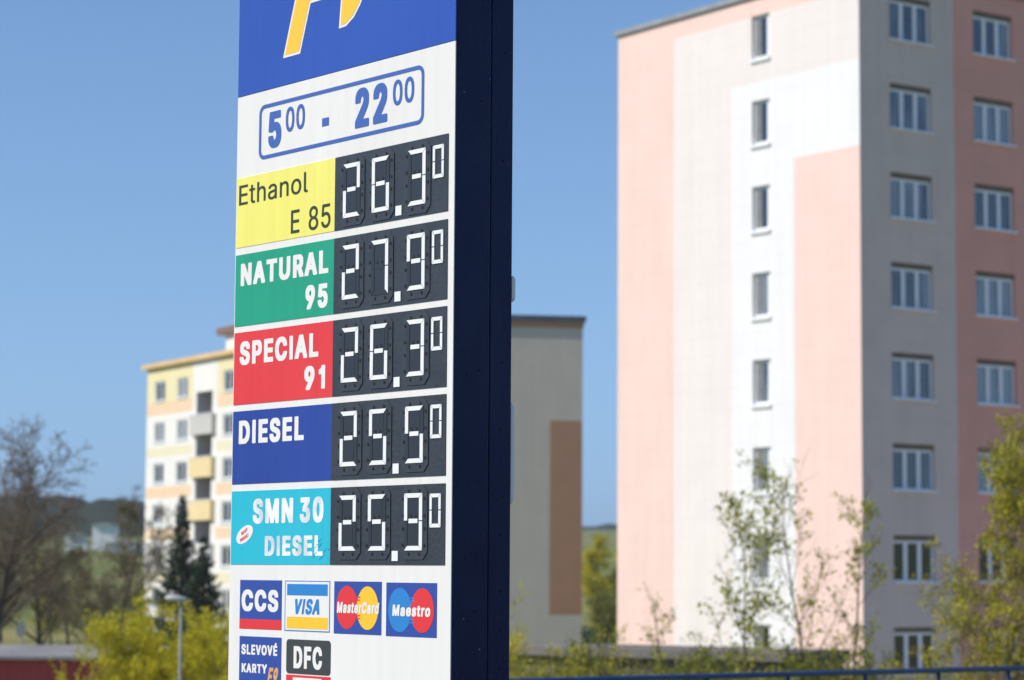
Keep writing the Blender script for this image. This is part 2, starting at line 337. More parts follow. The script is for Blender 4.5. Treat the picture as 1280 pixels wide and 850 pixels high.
# ------------------------------------------------------------------ lettering
# letter outlines (x, y pairs; capitals 509 high before thickening), keyed by weight and character
GLYPHS = {"B0":[553,[[177,-38,279,-38,281,-36,297,-36,323,-26,329,-26,363,-6,402,31,416,51,434,89,446,131,452,179,454,181,454,327,452,329,446,377,434,419,416,457,400,481,385,496,369,510,341,528,325,536,313,538,299,544,271,546,269,548,185,548,183,546,155,544,141,538,129,536,109,526,81,508,54,481,44,467,36,455,20,421,6,373,2,335,0,333,0,303,-2,301,-2,207,0,205,0,175,2,173,6,135,20,87,36,53,52,29,81,0,125,-26,159,-36,175,-36],[225,88,213,96,196,115,174,161,164,199,162,235,160,237,160,271,162,273,164,309,180,363,202,401,223,420,231,420,246,407,260,389,272,367,280,345,288,313,290,283,292,281,292,227,290,225,288,195,272,141,256,113,235,92]]],"B1":[553,[[183,-32,303,-32,320,-21,320,529,303,540,191,540,174,529,149,476,119,454,77,438,60,427,60,331,63,328,77,320,147,320,161,326,166,325,166,-21]]],"B2":[553,[[31,-32,423,-32,440,-21,440,77,431,84,423,88,252,89,324,165,388,239,414,277,428,315,428,325,430,327,430,419,422,447,412,467,400,483,377,506,347,526,315,540,307,540,287,546,269,546,267,548,183,548,181,546,163,546,143,540,135,540,87,516,75,508,46,479,36,465,24,439,18,415,18,399,16,397,16,341,33,330,161,330,178,341,178,363,182,377,192,397,209,416,221,422,229,422,241,416,254,403,266,383,268,369,262,349,232,303,14,69,14,-21]]],"B3":[553,[[155,-38,285,-38,329,-26,359,-12,381,2,395,14,420,43,434,69,434,75,440,91,442,121,444,123,442,195,434,219,418,249,389,280,355,302,339,310,316,317,326,331,422,439,422,529,405,540,37,540,20,529,20,431,29,424,37,420,194,419,108,323,108,227,125,216,181,216,183,214,199,214,201,212,219,210,237,204,258,187,266,175,276,151,276,137,266,115,245,94,223,86,213,86,195,92,174,111,162,135,160,153,143,164,11,164,-6,153,-6,105,-4,103,-2,81,4,63,18,37,49,6,65,-6,97,-22,127,-32,153,-36]]],"B5":[553,[[159,-38,275,-38,277,-36,291,-36,325,-26,351,-14,381,8,402,29,412,43,432,81,434,97,438,107,440,139,442,141,440,213,430,253,418,277,396,307,375,326,355,340,327,354,309,360,293,362,291,364,275,364,273,366,194,367,198,411,201,420,399,420,413,428,416,431,416,529,399,540,63,540,46,529,40,471,38,469,38,453,36,451,36,435,34,433,34,417,32,415,32,399,30,397,30,381,28,379,28,365,26,363,26,347,24,345,24,329,22,327,22,311,20,309,20,293,18,291,18,231,35,220,49,220,51,218,67,218,69,216,85,216,87,214,163,214,189,232,205,238,219,240,239,230,254,215,268,191,276,165,272,143,256,113,237,94,221,86,207,92,186,113,178,127,172,151,155,162,27,162,10,151,10,101,12,99,12,85,20,61,38,31,63,6,95,-16,127,-30]]],"B9":[553,[[97,-32,233,-32,247,-24,264,-3,382,171,408,215,424,249,434,281,434,289,438,301,438,323,440,325,438,399,430,431,418,457,402,481,379,504,353,522,321,538,289,546,271,546,269,548,183,548,181,546,163,546,133,538,97,520,73,504,46,475,24,437,16,407,16,389,14,387,14,315,16,313,16,295,20,285,20,277,34,245,46,227,71,202,91,188,129,170,145,168,155,164,178,163,80,23,80,-21],[229,280,215,286,194,307,184,325,178,345,180,367,190,389,196,399,211,414,223,422,231,422,237,418,256,399,272,369,276,353,272,333,260,309,239,286]]],"BA":[580,[[-17,-32,119,-32,133,-24,136,-21,140,-5,144,1,181,110,297,110,302,101,344,-21,361,-32,495,-32,512,-21,512,27,494,71,490,87,486,93,482,109,458,169,454,185,450,191,446,207,422,267,418,283,414,289,410,305,386,365,382,381,378,387,374,403,350,463,332,517,328,527,317,536,309,540,167,540,150,529,-34,23,-34,-21],[225,230,224,233,239,274,254,231]]],"BC":[610,[[213,-38,333,-38,335,-36,345,-36,361,-32,397,-20,435,2,476,37,500,71,518,113,518,121,522,131,522,181,505,192,375,192,358,181,354,165,344,143,330,123,317,110,295,96,269,88,245,94,229,102,213,114,192,137,172,173,162,201,162,209,156,231,156,247,154,249,156,277,160,289,162,309,174,341,192,371,213,394,229,406,245,414,257,416,265,420,273,420,293,414,315,400,340,373,354,345,358,327,375,316,505,316,522,327,522,377,518,387,518,395,510,419,486,459,459,488,425,514,393,530,351,544,315,546,313,548,223,548,221,546,203,546,201,544,181,542,173,538,153,534,135,524,131,524,107,512,81,492,40,449,32,433,24,423,2,373,-2,343,-6,331,-6,315,-8,313,-10,221,-8,219,-6,177,-4,175,2,137,24,85,32,75,40,59,52,45,79,18,109,-4,153,-26,193,-36,211,-36]]],"BD":[602,[[27,-32,269,-32,271,-30,301,-30,347,-18,393,2,427,26,462,61,476,87,484,97,500,137,500,147,508,179,510,219,512,221,512,289,510,291,508,333,506,335,500,373,484,413,462,449,433,480,399,504,371,518,367,518,349,528,341,528,307,538,285,538,283,540,27,540,10,529,10,-21],[177,88,176,419,223,418,249,410,257,410,281,398,314,367,330,339,340,309,346,273,348,271,348,239,346,237,340,201,330,171,314,145,289,118,281,112,249,98,233,96,223,92]]],"BE":[519,[[27,-32,409,-32,426,-21,426,77,409,88,176,89,177,196,389,196,406,207,406,307,403,310,389,318,177,318,176,419,405,420,422,431,422,529,419,532,405,540,27,540,10,529,10,-21]]],"BF":[510,[[27,-32,159,-32,176,-21,177,188,379,188,396,199,396,299,387,306,379,310,177,310,176,419,403,420,420,431,420,529,417,532,403,540,27,540,10,529,10,-21]]],"BI":[290,[[35,-32,157,-32,174,-21,174,529,157,540,35,540,18,529,18,-21]]],"BK":[567,[[27,-32,159,-32,176,-21,176,147,191,162,312,-9,331,-28,339,-32,481,-32,498,-21,498,23,496,27,310,285,496,485,496,529,493,532,479,540,329,540,315,532,302,519,177,382,176,529,173,532,159,540,27,540,10,529,10,-21]]],"BL":[493,[[27,-32,395,-32,412,-21,412,77,395,88,176,89,176,529,159,540,27,540,10,529,10,-21]]],"BM":[728,[[27,-32,155,-32,172,-21,173,136,234,-19,253,-32,375,-32,389,-24,394,-19,453,134,454,-21,457,-24,471,-32,601,-32,615,-24,618,-21,618,529,601,540,443,540,429,532,422,523,420,513,412,497,410,487,402,471,400,461,392,445,390,435,382,419,380,409,372,393,370,383,358,357,356,347,348,331,346,321,338,305,336,295,328,279,315,242,274,343,272,353,250,405,248,415,236,441,234,451,222,477,220,487,208,513,206,523,199,532,185,540,27,540,13,532,10,529,10,-21]]],"BN":[623,[[27,-32,159,-32,176,-21,177,228,339,-24,353,-32,497,-32,514,-21,514,529,511,532,497,540,367,540,350,529,349,274,185,532,171,540,27,540,10,529,10,-21]]],"BO":[633,[[213,-38,321,-38,323,-36,343,-36,351,-32,381,-26,425,-4,463,24,494,59,518,101,534,149,536,167,540,177,540,197,542,199,542,309,540,311,540,331,534,351,532,369,518,407,494,449,484,461,463,484,433,508,381,534,375,534,345,544,313,546,311,548,223,548,221,546,203,546,201,544,181,542,173,538,153,534,135,524,131,524,107,512,81,492,40,449,32,433,24,423,2,373,-2,343,-6,331,-6,315,-8,313,-10,221,-8,219,-6,177,-4,175,2,137,24,85,32,75,40,59,52,45,79,18,109,-4,153,-26,193,-36,211,-36],[265,88,257,92,245,94,229,102,206,121,186,147,174,167,162,199,160,219,156,231,154,259,156,261,156,277,158,279,164,315,168,321,174,341,192,371,227,406,231,406,245,414,269,420,291,414,303,408,321,394,342,371,354,351,372,305,374,287,378,277,378,231,374,221,372,203,360,169,342,137,315,110,301,100,289,94]]],"BP":[545,[[27,-32,159,-32,176,-21,177,154,287,154,289,156,309,156,311,158,339,162,377,180,401,196,426,221,444,251,458,297,458,399,440,453,428,471,401,498,377,514,339,532,331,532,309,538,295,538,293,540,27,540,10,529,10,-21],[177,274,176,419,223,420,257,410,274,395,282,383,290,363,292,341,282,313,276,303,259,286,247,280,229,278,227,276,213,276,211,274]]],"BR":[549,[[27,-32,159,-32,176,-21,177,166,201,166,204,163,294,-7,302,-21,311,-28,319,-32,461,-32,478,-21,478,23,384,193,385,196,405,208,430,233,438,245,452,275,454,291,458,301,458,403,448,439,428,475,401,500,375,518,341,532,313,536,311,538,295,538,293,540,27,540,10,529,10,-21],[177,286,176,419,223,420,263,408,282,387,288,375,294,353,286,325,280,315,265,300,247,292,231,290,229,288]]],"BS":[547,[[155,-40,295,-40,341,-28,347,-24,357,-22,397,0,424,25,450,65,452,79,456,87,456,103,458,105,458,183,446,219,436,233,405,264,387,276,347,296,283,316,247,324,223,334,207,338,189,348,176,361,170,371,170,381,174,389,191,410,217,422,231,422,249,416,272,397,282,381,286,357,303,346,433,346,450,357,450,415,448,417,448,427,442,445,428,471,389,508,363,524,325,540,299,544,297,546,279,546,277,548,179,548,177,546,157,546,123,538,91,524,51,498,24,469,10,443,4,425,4,409,2,407,2,343,4,341,6,317,18,289,41,262,71,240,107,222,151,206,207,192,261,174,271,168,284,155,292,141,290,131,280,115,263,98,253,92,221,84,201,90,183,100,164,123,154,157,137,168,5,168,-12,157,-12,109,-10,107,-8,85,-2,67,14,37,37,12,75,-14,95,-24,123,-34,143,-36]]],"BT":[549,[[161,-32,291,-32,308,-21,308,419,451,420,465,428,468,431,468,529,459,536,451,540,-1,540,-18,529,-18,431,-15,428,-1,420,144,419,144,-21]]],"BU":[617,[[207,-40,311,-40,313,-38,335,-38,373,-28,405,-14,439,8,468,37,490,71,498,91,504,115,506,149,508,151,508,529,491,540,361,540,344,529,344,201,342,199,342,177,328,135,316,119,293,98,275,90,259,86,243,90,225,98,200,121,182,153,176,175,176,187,174,189,174,529,157,540,27,540,10,529,10,141,12,139,12,119,20,87,42,47,79,8,109,-12,145,-28,183,-38,205,-38]]],"BV":[580,[[171,-32,311,-32,330,-19,334,-3,338,3,342,19,346,25,350,41,354,47,358,63,362,69,366,85,370,91,374,107,378,113,382,129,386,135,390,151,394,157,398,173,402,179,406,195,410,201,414,217,418,223,422,239,426,245,430,261,434,267,438,283,442,289,446,305,450,311,454,327,458,333,462,349,466,355,470,371,474,377,478,393,482,399,486,415,490,421,494,437,498,443,502,459,512,483,512,529,503,536,495,540,361,540,344,529,241,230,136,527,117,540,-17,540,-34,529,-34,485,-32,479,-28,473,-18,441,-14,435,2,387,12,365,16,349,32,311,36,295,40,289,64,219,68,213,84,165,94,143,98,127,114,89,118,73,128,51,152,-19]]],"BY":[572,[[171,-32,301,-32,318,-21,318,187,502,481,504,485,504,529,495,536,487,540,347,540,339,536,324,521,237,378,232,381,148,521,133,536,125,540,-15,540,-32,529,-32,483,-30,479,154,185,154,-21]]],"Ba":[489,[[105,-40,215,-40,217,-38,235,-36,243,-32,371,-32,388,-21,388,273,386,275,386,299,380,325,362,359,341,380,305,402,273,412,257,412,255,414,239,414,237,416,141,416,139,414,127,414,101,408,83,402,55,388,33,372,6,343,-8,317,-8,269,-5,266,9,258,41,250,49,246,55,246,63,242,84,241,61,234,33,220,15,208,-6,185,-16,163,-18,141,-20,139,-20,75,-18,73,-18,59,-14,51,-14,45,-4,25,8,9,29,-10,71,-32],[169,82,159,86,152,93,146,103,150,113,161,124,169,128,177,128,187,132,221,138,222,135,214,115,204,101,189,88,177,82],[151,252,160,271,173,284,193,294,205,290,218,275,222,265,221,262,213,260,153,254]]],"Bd":[524,[[147,-40,251,-40,261,-36,269,-36,275,-32,405,-32,422,-21,422,529,405,540,279,540,271,536,262,529,261,414,253,414,251,416,147,416,145,414,129,414,113,408,107,408,71,390,45,370,20,343,2,309,-8,281,-12,255,-14,253,-14,231,-16,229,-16,149,-14,147,-14,125,-12,123,-8,95,4,63,24,29,57,-4,105,-30,129,-38,145,-38],[203,84,195,88,176,107,160,135,150,169,148,197,150,199,150,209,156,235,170,263,191,286,201,292,207,292,215,288,230,275,240,261,252,237,258,211,258,201,260,199,260,179,250,137,238,113,217,90]]],"Be":[504,[[167,-40,271,-40,273,-38,295,-36,313,-30,345,-14,383,14,400,35,416,69,416,113,413,116,399,124,391,124,348,135,405,136,422,147,420,253,418,255,416,277,408,303,398,323,398,327,384,347,351,380,307,404,283,412,261,414,259,416,155,416,153,414,135,414,121,408,109,406,65,382,34,355,22,341,6,315,-8,275,-10,259,-14,249,-14,229,-16,227,-16,153,-14,151,-14,129,-12,127,-8,99,10,55,22,35,36,19,47,8,75,-12,113,-30,145,-38,165,-38],[213,82,199,86,189,92,170,111,158,131,159,136,272,135,254,123,244,103,237,96,227,88],[163,252,164,257,174,271,187,284,199,292,215,290,232,273,244,255,243,252]]],"Bo":[515,[[163,-40,251,-40,253,-38,275,-38,283,-34,305,-30,341,-12,371,10,394,37,410,63,412,73,422,95,426,119,430,129,430,163,432,165,430,247,424,265,422,281,412,303,410,313,394,339,371,366,339,390,301,408,277,414,259,414,257,416,157,416,155,414,137,414,109,406,71,386,53,372,22,341,2,305,0,295,-6,283,-12,247,-14,245,-14,223,-16,221,-16,153,-14,151,-14,129,-12,127,-8,99,10,55,22,35,53,4,75,-12,111,-30,125,-32,141,-38,161,-38],[205,84,193,90,170,115,156,143,150,169,150,179,148,181,148,195,150,197,150,207,156,231,168,257,176,269,193,286,199,290,211,292,223,286,238,271,248,257,264,217,266,197,268,195,268,179,258,139,248,119,238,105,223,90,211,84]]],"Br":[359,[[21,-32,147,-32,164,-21,164,231,166,239,176,263,199,286,209,290,277,290,294,301,294,405,285,412,277,416,159,416,143,410,21,410,4,399,4,-21]]],"Bs":[465,[[125,-40,243,-40,245,-38,273,-34,307,-20,343,4,364,27,374,43,374,49,380,63,382,129,380,131,378,155,370,175,360,189,329,216,297,232,246,245,309,246,337,254,353,256,374,269,374,315,358,349,350,361,335,376,313,392,285,406,245,416,129,416,127,414,101,410,85,404,41,380,14,353,4,335,-2,315,-2,237,0,235,0,225,10,201,33,176,49,164,83,148,112,139,53,138,15,128,7,128,-11,118,-14,115,-14,69,-10,53,0,31,6,23,41,-10,79,-30,85,-30,101,-36,123,-38],[179,82,169,86,160,95,148,115,146,125,139,132,197,118,212,105,210,99,199,88,185,82],[223,250,199,258,193,258,173,266,166,273,166,279,185,296,195,292,208,277,216,259,226,251]]],"Bt":[327,[[125,-36,225,-36,241,-32,262,-19,262,33,258,43,252,75,235,86,185,86,180,91,176,107,176,293,237,294,254,305,254,399,237,410,176,411,176,491,159,502,33,502,16,491,16,411,-27,410,-44,399,-44,305,-27,294,16,293,16,53,24,25,40,1,69,-20,105,-34,123,-34]]],"BÉ":[519,[[27,-32,409,-32,426,-21,426,77,409,88,176,89,177,196,389,196,406,207,406,307,389,318,176,319,177,420,405,420,422,431,422,529,419,532,405,540,294,541,356,635,356,679,339,690,205,690,188,679,142,583,141,540,27,540,10,529,10,-21]]],"BÝ":[572,[[171,-32,301,-32,318,-21,318,187,502,481,504,485,504,529,495,536,487,540,347,540,339,536,324,521,237,378,232,381,148,521,133,536,125,540,-15,540,-32,529,-32,483,-30,479,154,185,154,-21],[177,526,293,526,307,534,374,635,374,679,357,690,223,690,209,682,188,643,188,639,160,583,160,537]]],"M0":[471,[[205,-12,269,-10,295,0,301,0,311,8,327,16,360,49,374,69,392,107,404,149,410,197,412,199,412,309,410,311,410,323,406,337,406,349,392,401,374,439,358,463,327,492,315,500,297,510,285,512,271,518,243,520,241,522,195,520,157,510,123,490,96,463,78,437,62,403,48,355,44,317,42,315,42,285,40,283,42,193,44,191,44,179,46,177,50,145,54,137,62,105,70,91,70,87,94,47,123,18,153,0,187,-10,203,-10],[223,56,221,58,207,58,201,62,191,64,171,78,154,97,140,123,130,149,122,181,120,217,118,219,118,289,120,291,122,327,130,359,138,381,154,411,175,434,189,444,211,452,225,452,227,454,229,452,243,452,255,446,265,444,288,425,308,397,318,375,330,331,332,301,334,299,334,271,336,269,336,239,334,237,332,191,330,189,330,177,324,153,314,123,298,95,269,68,245,58]]],"M5":[471,[[187,-12,247,-12,249,-10,263,-10,287,-4,311,8,315,8,339,26,360,47,384,85,384,89,390,99,392,115,396,125,400,167,398,169,398,195,396,197,394,217,388,235,376,259,354,289,319,318,281,334,265,336,263,338,247,338,245,340,207,340,205,338,185,336,144,319,150,375,152,377,158,445,371,446,374,449,374,511,371,514,91,514,88,511,82,453,80,451,80,435,78,433,78,417,76,415,76,399,74,397,74,381,72,379,72,363,70,361,70,347,68,345,68,329,66,327,66,311,64,309,64,293,62,291,62,275,60,273,60,249,63,246,77,246,79,244,135,240,149,252,171,262,183,264,191,268,231,270,247,266,273,254,296,233,310,209,318,183,318,169,320,167,318,141,314,125,306,107,298,95,271,70,255,62,243,60,235,56,211,56,209,58,193,60,165,74,144,95,136,109,132,121,132,129,127,136,55,136,52,133,54,103,62,79,80,49,105,24,131,6,161,-6,177,-8]]],"M8":[471,[[189,-12,265,-12,267,-10,295,-6,301,-2,323,4,337,14,347,18,359,28,386,57,400,81,408,115,408,129,410,131,408,159,406,161,404,179,396,199,376,229,357,248,339,260,322,267,349,282,368,305,380,325,388,351,388,367,390,369,388,409,382,433,358,469,333,492,295,512,265,520,247,520,245,522,187,520,157,512,135,502,107,482,82,455,70,431,64,407,62,369,64,367,64,351,72,325,90,297,107,280,119,272,132,267,107,256,93,246,76,229,62,209,54,193,44,159,46,103,54,79,66,57,103,20,141,0],[207,56,205,58,189,60,165,70,153,78,138,93,128,111,124,127,124,151,128,165,142,191,155,204,173,216,191,224,207,226,209,228,245,228,277,218,297,204,310,191,322,171,328,153,328,125,324,117,324,111,316,95,299,78,275,64,245,56],[217,296,215,298,197,300,183,306,173,312,156,329,146,347,142,361,142,391,152,415,169,436,199,450,215,454,237,454,269,444,283,436,294,425,308,399,310,391,310,361,300,335,279,312,255,300,239,298,237,296]]],"ME":[437,[[55,-6,381,-6,384,-3,384,59,381,62,134,63,135,222,361,222,364,225,364,289,361,292,135,292,134,445,377,446,380,449,380,511,377,514,55,514,52,511,52,-3]]],"Ma":[407,[[133,-14,187,-14,221,-6,249,10,262,23,269,34,270,-3,273,-6,343,-6,346,-3,346,255,344,257,342,291,332,321,320,341,299,362,277,376,267,378,261,382,245,386,211,388,209,390,169,390,167,388,145,386,111,376,91,366,75,354,48,325,34,299,34,287,37,284,69,276,77,272,83,272,91,268,105,268,110,273,118,289,139,308,171,322,211,324,231,318,245,310,260,293,264,283,268,267,268,255,264,245,259,240,241,234,181,228,179,226,131,220,89,208,57,190,36,167,28,151,24,135,24,123,22,121,22,93,24,91,24,77,28,69,28,63,38,43,50,27,71,8,99,-6],[157,52,135,58,117,68,110,75,104,85,100,99,100,113,108,131,119,142,141,154,149,154,177,162,205,164,207,166,217,166,219,168,229,168,231,170,241,170,267,176,268,135,266,133,266,123,256,97,246,83,225,66,205,56,197,56,185,52]]],"Mh":[428,[[49,-6,119,-6,122,-3,122,243,126,253,126,261,136,283,155,304,181,318,195,322,231,320,251,312,268,297,278,283,286,259,286,241,288,239,288,-3,291,-6,363,-6,366,-3,366,243,364,245,364,275,362,277,358,303,352,315,350,325,336,345,317,364,301,376,281,384,257,390,191,388,173,382,145,368,123,346,122,511,119,514,49,514,46,511,46,-3]]],"Ml":[207,[[121,-8,167,-8,169,-6,187,-4,190,-1,190,7,186,17,186,25,178,57,175,60,155,60,153,58,137,60,128,67,122,85,122,511,119,514,49,514,46,511,46,57,56,29,73,10,93,-2,105,-6,119,-6]]],"Mn":[428,[[49,-6,119,-6,122,-3,122,243,126,253,126,261,136,283,155,304,181,318,195,322,231,320,251,312,268,297,278,283,286,259,286,241,288,239,288,-3,291,-6,363,-6,366,-3,366,243,364,245,364,275,362,277,358,303,352,315,350,325,336,345,317,364,301,376,281,384,257,390,191,388,173,382,145,368,121,344,120,381,117,384,49,384,46,381,46,-3]]],"Mo":[433,[[191,-14,247,-12,255,-8,277,-4,305,10,329,28,352,55,368,81,370,91,380,113,384,137,388,147,388,181,390,183,390,191,388,193,388,229,382,247,380,263,370,285,368,295,352,321,329,348,303,368,279,380,249,388,231,388,229,390,165,388,137,380,113,368,95,354,64,323,44,287,42,277,36,265,30,229,28,227,26,171,28,169,28,147,30,145,34,117,44,89,64,53,95,22,111,10,139,-4,153,-6,169,-12,189,-12],[207,52,205,54,191,54,163,64,153,70,128,97,114,125,110,141,108,161,106,163,104,195,106,197,106,213,108,215,108,225,114,249,134,287,153,306,171,316,189,322,213,324,245,316,259,308,280,289,290,275,300,253,308,225,308,215,310,213,310,161,300,121,290,101,280,87,265,72,245,60,233,58,225,54,211,54]]],"Mt":[245,[[153,-10,197,-10,213,-6,220,-1,220,15,216,25,212,53,207,60,163,56,145,64,136,79,136,87,134,89,134,319,209,320,212,323,212,381,209,384,135,384,134,473,131,476,61,476,58,473,58,385,1,384,-2,381,-2,323,1,320,58,319,58,71,66,43,82,19,105,2,133,-8,151,-8]]],"H0":[493,[[199,-20,257,-20,259,-18,275,-18,301,-8,307,-8,337,10,372,45,386,65,396,85,396,89,404,103,410,129,414,137,420,179,422,181,422,193,424,195,424,313,422,315,422,327,420,329,416,363,406,393,406,399,386,443,370,467,337,498,325,506,297,520,291,520,277,526,249,528,247,530,207,530,205,528,177,526,163,520,151,518,113,496,84,467,66,441,58,425,58,421,50,407,42,375,38,367,34,335,32,333,32,321,30,319,30,289,28,287,30,189,32,187,32,175,34,173,38,141,42,133,50,101,58,87,58,83,82,43,113,12,147,-8,181,-18,197,-18],[213,66,207,70,197,72,176,89,158,115,144,147,134,185,134,201,132,203,132,221,130,223,130,285,132,287,134,323,142,355,150,377,166,407,193,434,217,444,237,444,257,436,271,426,286,409,302,381,318,327,320,297,322,295,324,243,322,241,320,195,318,193,318,181,312,157,302,127,286,99,267,80,251,70,239,66]]]}

def poly_mesh(name, polys, off=0.0):
    """filled flat outline(s) in x,y with an optional outward offset; returns verts (x,y) and faces"""
    cu = bpy.data.curves.new(name, 'CURVE')
    cu.dimensions = '2D'; cu.fill_mode = 'BOTH'; cu.offset = off
    for P in polys:
        s = cu.splines.new('POLY')
        s.points.add(len(P) - 1)
        for i, (x, y) in enumerate(P): s.points[i].co = (x, y, 0, 1)
        s.use_cyclic_u = True
    o = bpy.data.objects.new(name, cu)
    COL.objects.link(o)
    me = bpy.data.meshes.new_from_object(o)
    vs = [(v.co.x, v.co.y) for v in me.vertices]
    fs = [tuple(p.vertices) for p in me.polygons]
    bpy.data.objects.remove(o); bpy.data.curves.remove(cu); bpy.data.meshes.remove(me)
    return vs, fs

def flat(name, polys, y, m, parent, off=0.0):
    vs, fs = poly_mesh(name, polys, off)
    me = bpy.data.meshes.new(name)
    me.from_pydata([(x, y, z) for x, z in vs], [], fs)
    me.materials.append(m)
    # faces must look towards -y
    me.update()
    if len(me.polygons) and me.polygons[0].normal.y > 0: me.flip_normals()
    return link(name, me, parent)

WEIGHT = {'B': (-32, 541), 'M': (-6, 515), 'H': (-14, 523)}
def text(name, body, x0, x1, z0, z1, y, m, parent, w='B', slant=0.0, rot=0.0, track=0.0):
    """lettering whose capitals stand between z0 and z1 and which spans x0..x1"""
    lo, hi = WEIGHT[w]
    k = (z1 - z0) / (hi - lo)
    ps = []; cx = 0.0
    for ch in body:
        if ch == ' ': cx += 190; continue
        adv, spl = GLYPHS[w + ch]
        for s in spl:
            ps.append([(cx + s[i], s[i + 1]) for i in range(0, len(s), 2)])
        cx += adv + track
    mn = min(p[0] for q in ps for p in q); mx = max(p[0] for q in ps for p in q)
    kx = (x1 - x0) / (mx - mn)
    out = []
    for q in ps:
        r = []
        for px, pz in q:
            X = x0 + (px - mn) * kx; Z = z0 + (pz - lo) * k
            X += slant * (Z - z0)
            r.append((X, Z))
        out.append(r)
    if rot:
        mx_, mz_ = (x0 + x1) / 2, (z0 + z1) / 2
        out = [[(mx_ + (a - mx_) * cos(rot) - (b - mz_) * sin(rot), mz_ + (a - mx_) * sin(rot) + (b - mz_) * cos(rot)) for a, b in q] for q in out]
    return flat(name, out, y, m, parent)

def rrect(x0, x1, z0, z1, r, n=6):
    P = []
    for cx, cz, a0 in ((x1 - r, z1 - r, 0), (x0 + r, z1 - r, 90), (x0 + r, z0 + r, 180), (x1 - r, z0 + r, 270)):
        for i in range(n + 1):
            a = radians(a0 + 90 * i / n)
            P.append((cx + r * cos(a), cz + r * sin(a)))
    return P

def ellipse(cx, cz, rx, rz, n=40, a=0.0):
    P = []
    for i in range(n):
        t = 2 * pi * i / n
        x, z = rx * cos(t), rz * sin(t)
        P.append((cx + x * cos(a) - z * sin(a), cz + x * sin(a) + z * cos(a)))
    return P

# ------------------------------------------------------------------ ground
def ground_h(x, y):
    d = sqrt(x * x + y * y)
    K = [(0, 0), (16, 0), (27, -0.75), (45, -3.15), (140, -3.15), (250, -0.4), (400, 3.2), (600, 9), (900, 17), (1400, 24), (2500, 10), (9000, -60)]
    for (a, ha), (b, hb) in zip(K, K[1:]):
        if d <= b:
            t = (d - a) / (b - a)
            if b <= 45: t = t * t * (3 - 2 * t)
            h = ha + (hb - ha) * t
            break
    else:
        h = -60
    if d > 170:
        h += noise.noise(Vector((x * 0.004, y * 0.004, 0))) * min(4, (d - 170) * 0.01)
    return h

radii = [0.0, 3, 6, 9, 12, 15, 18, 21, 24, 27, 30, 33, 36, 39, 42, 45, 50, 56, 62, 70, 80, 90, 105, 120, 140, 160, 185, 210, 240, 270, 310, 350,
         400, 460, 530, 600, 700, 800, 950, 1100, 1300, 1500, 1800, 2200, 2800]
NA = 144
b = MB()
b.v.append((0, 0, ground_h(0, 0)))
for r in radii[1:]:
    for j in range(NA):
        a = 2 * pi * j / NA
        x, y = r * sin(a), r * cos(a)
        b.v.append((x, y, ground_h(x, y)))
for j in range(NA):
    b.f.append((0, 1 + (j + 1) % NA, 1 + j)); b.m.append(0)
for i in range(len(radii) - 2):
    for j in range(NA):
        p = 1 + i * NA; q = p + NA; j2 = (j + 1) % NA
        b.f.append((p + j, p + j2, q + j2, q + j)); b.m.append(0)
m_ground = mat('meadow', (0.14, 0.19, 0.04), 0.95, (0.28, 0.25, 0.10), 0.035, 0.6, 3.0, spec=0.1, detail=9)
# unseen pale patch, added to bounce light onto the tall block's shaded front
nt = m_ground.node_tree
pg_ = nt.nodes['Principled BSDF']
src = pg_.inputs['Base Color'].links[0].from_socket
tc = nt.nodes.new('ShaderNodeTexCoord')
vd = nt.nodes.new('ShaderNodeVectorMath'); vd.operation = 'DISTANCE'; vd.inputs[1].default_value = (34, 66, -3)
nt.links.new(tc.outputs['Object'], vd.inputs[0])
mr = nt.nodes.new('ShaderNodeMapRange'); mr.inputs['From Min'].default_value = 24; mr.inputs['From Max'].default_value = 21
nt.links.new(vd.outputs['Value'], mr.inputs['Value'])
mxg = nt.nodes.new('ShaderNodeMix'); mxg.data_type = 'RGBA'
nt.links.new(mr.outputs[0], mxg.inputs[0]); nt.links.new(src, mxg.inputs[6]); mxg.inputs[7].default_value = (0.40, 0.36, 0.31, 1)
nt.links.new(mxg.outputs[2], pg_.inputs['Base Color'])
ground = b.build('ground', m_ground, smooth=True)
ground['kind'] = 'structure'
# pavement under the totem
b = MB()
b.box(-9, 9, 2, 14.5, -0.4, 0.004)
m_pave = mat('paving', (0.20, 0.195, 0.185), 0.9, (0.13, 0.13, 0.125), 1.5, 0.4, 40)
pv = b.build('pavement', m_pave); pv['kind'] = 'structure'

# distant wooded hills along the skyline
m_forest = mat('far_wood', (0.016, 0.026, 0.018), 0.95, (0.035, 0.045, 0.022), 0.03, 1.0, 0.08, spec=0.05, detail=8)
def ridge(d0, a0, a1, top, amp, seed, name, depth=260):
    b = MB(); n = 420
    rows = 7
    for i in range(n + 1):
        a = radians(a0 + (a1 - a0) * i / n)
        for k in range(rows):
            t = k / (rows - 1)
            d = d0 + depth * t
            x, y = d * sin(a), d * cos(a)
            prof = sin(min(1.0, t * 1.6) * pi / 2) if t < 0.65 else cos((t - 0.65) / 0.35 * pi / 2)
            h = top + amp * noise.fractal(Vector((a * 22 + seed, seed * 3.1, t)), 1.0, 2.0, 4) + 2.2 * noise.noise(Vector((x * 0.12, y * 0.12, seed)))
            g = ground_h(x, y)
            b.v.append((x, y, g - 2 + max(0.0, (h - g + 2)) * max(0, prof)))
    for i in range(n):
        for k in range(rows - 1):
            p = i * rows + k; q = p + rows
            b.f.append((p, q, q + 1, p + 1)); b.m.append(0)
    o = b.build(name, m_forest, smooth=False)
    o['kind'] = 'structure'
    return o
ridge(1150, -60, 60, 27, 4, 3.0, 'hills')
ridge(640, -40, -8.4, 20, 3, 8.0, 'hills', 90)

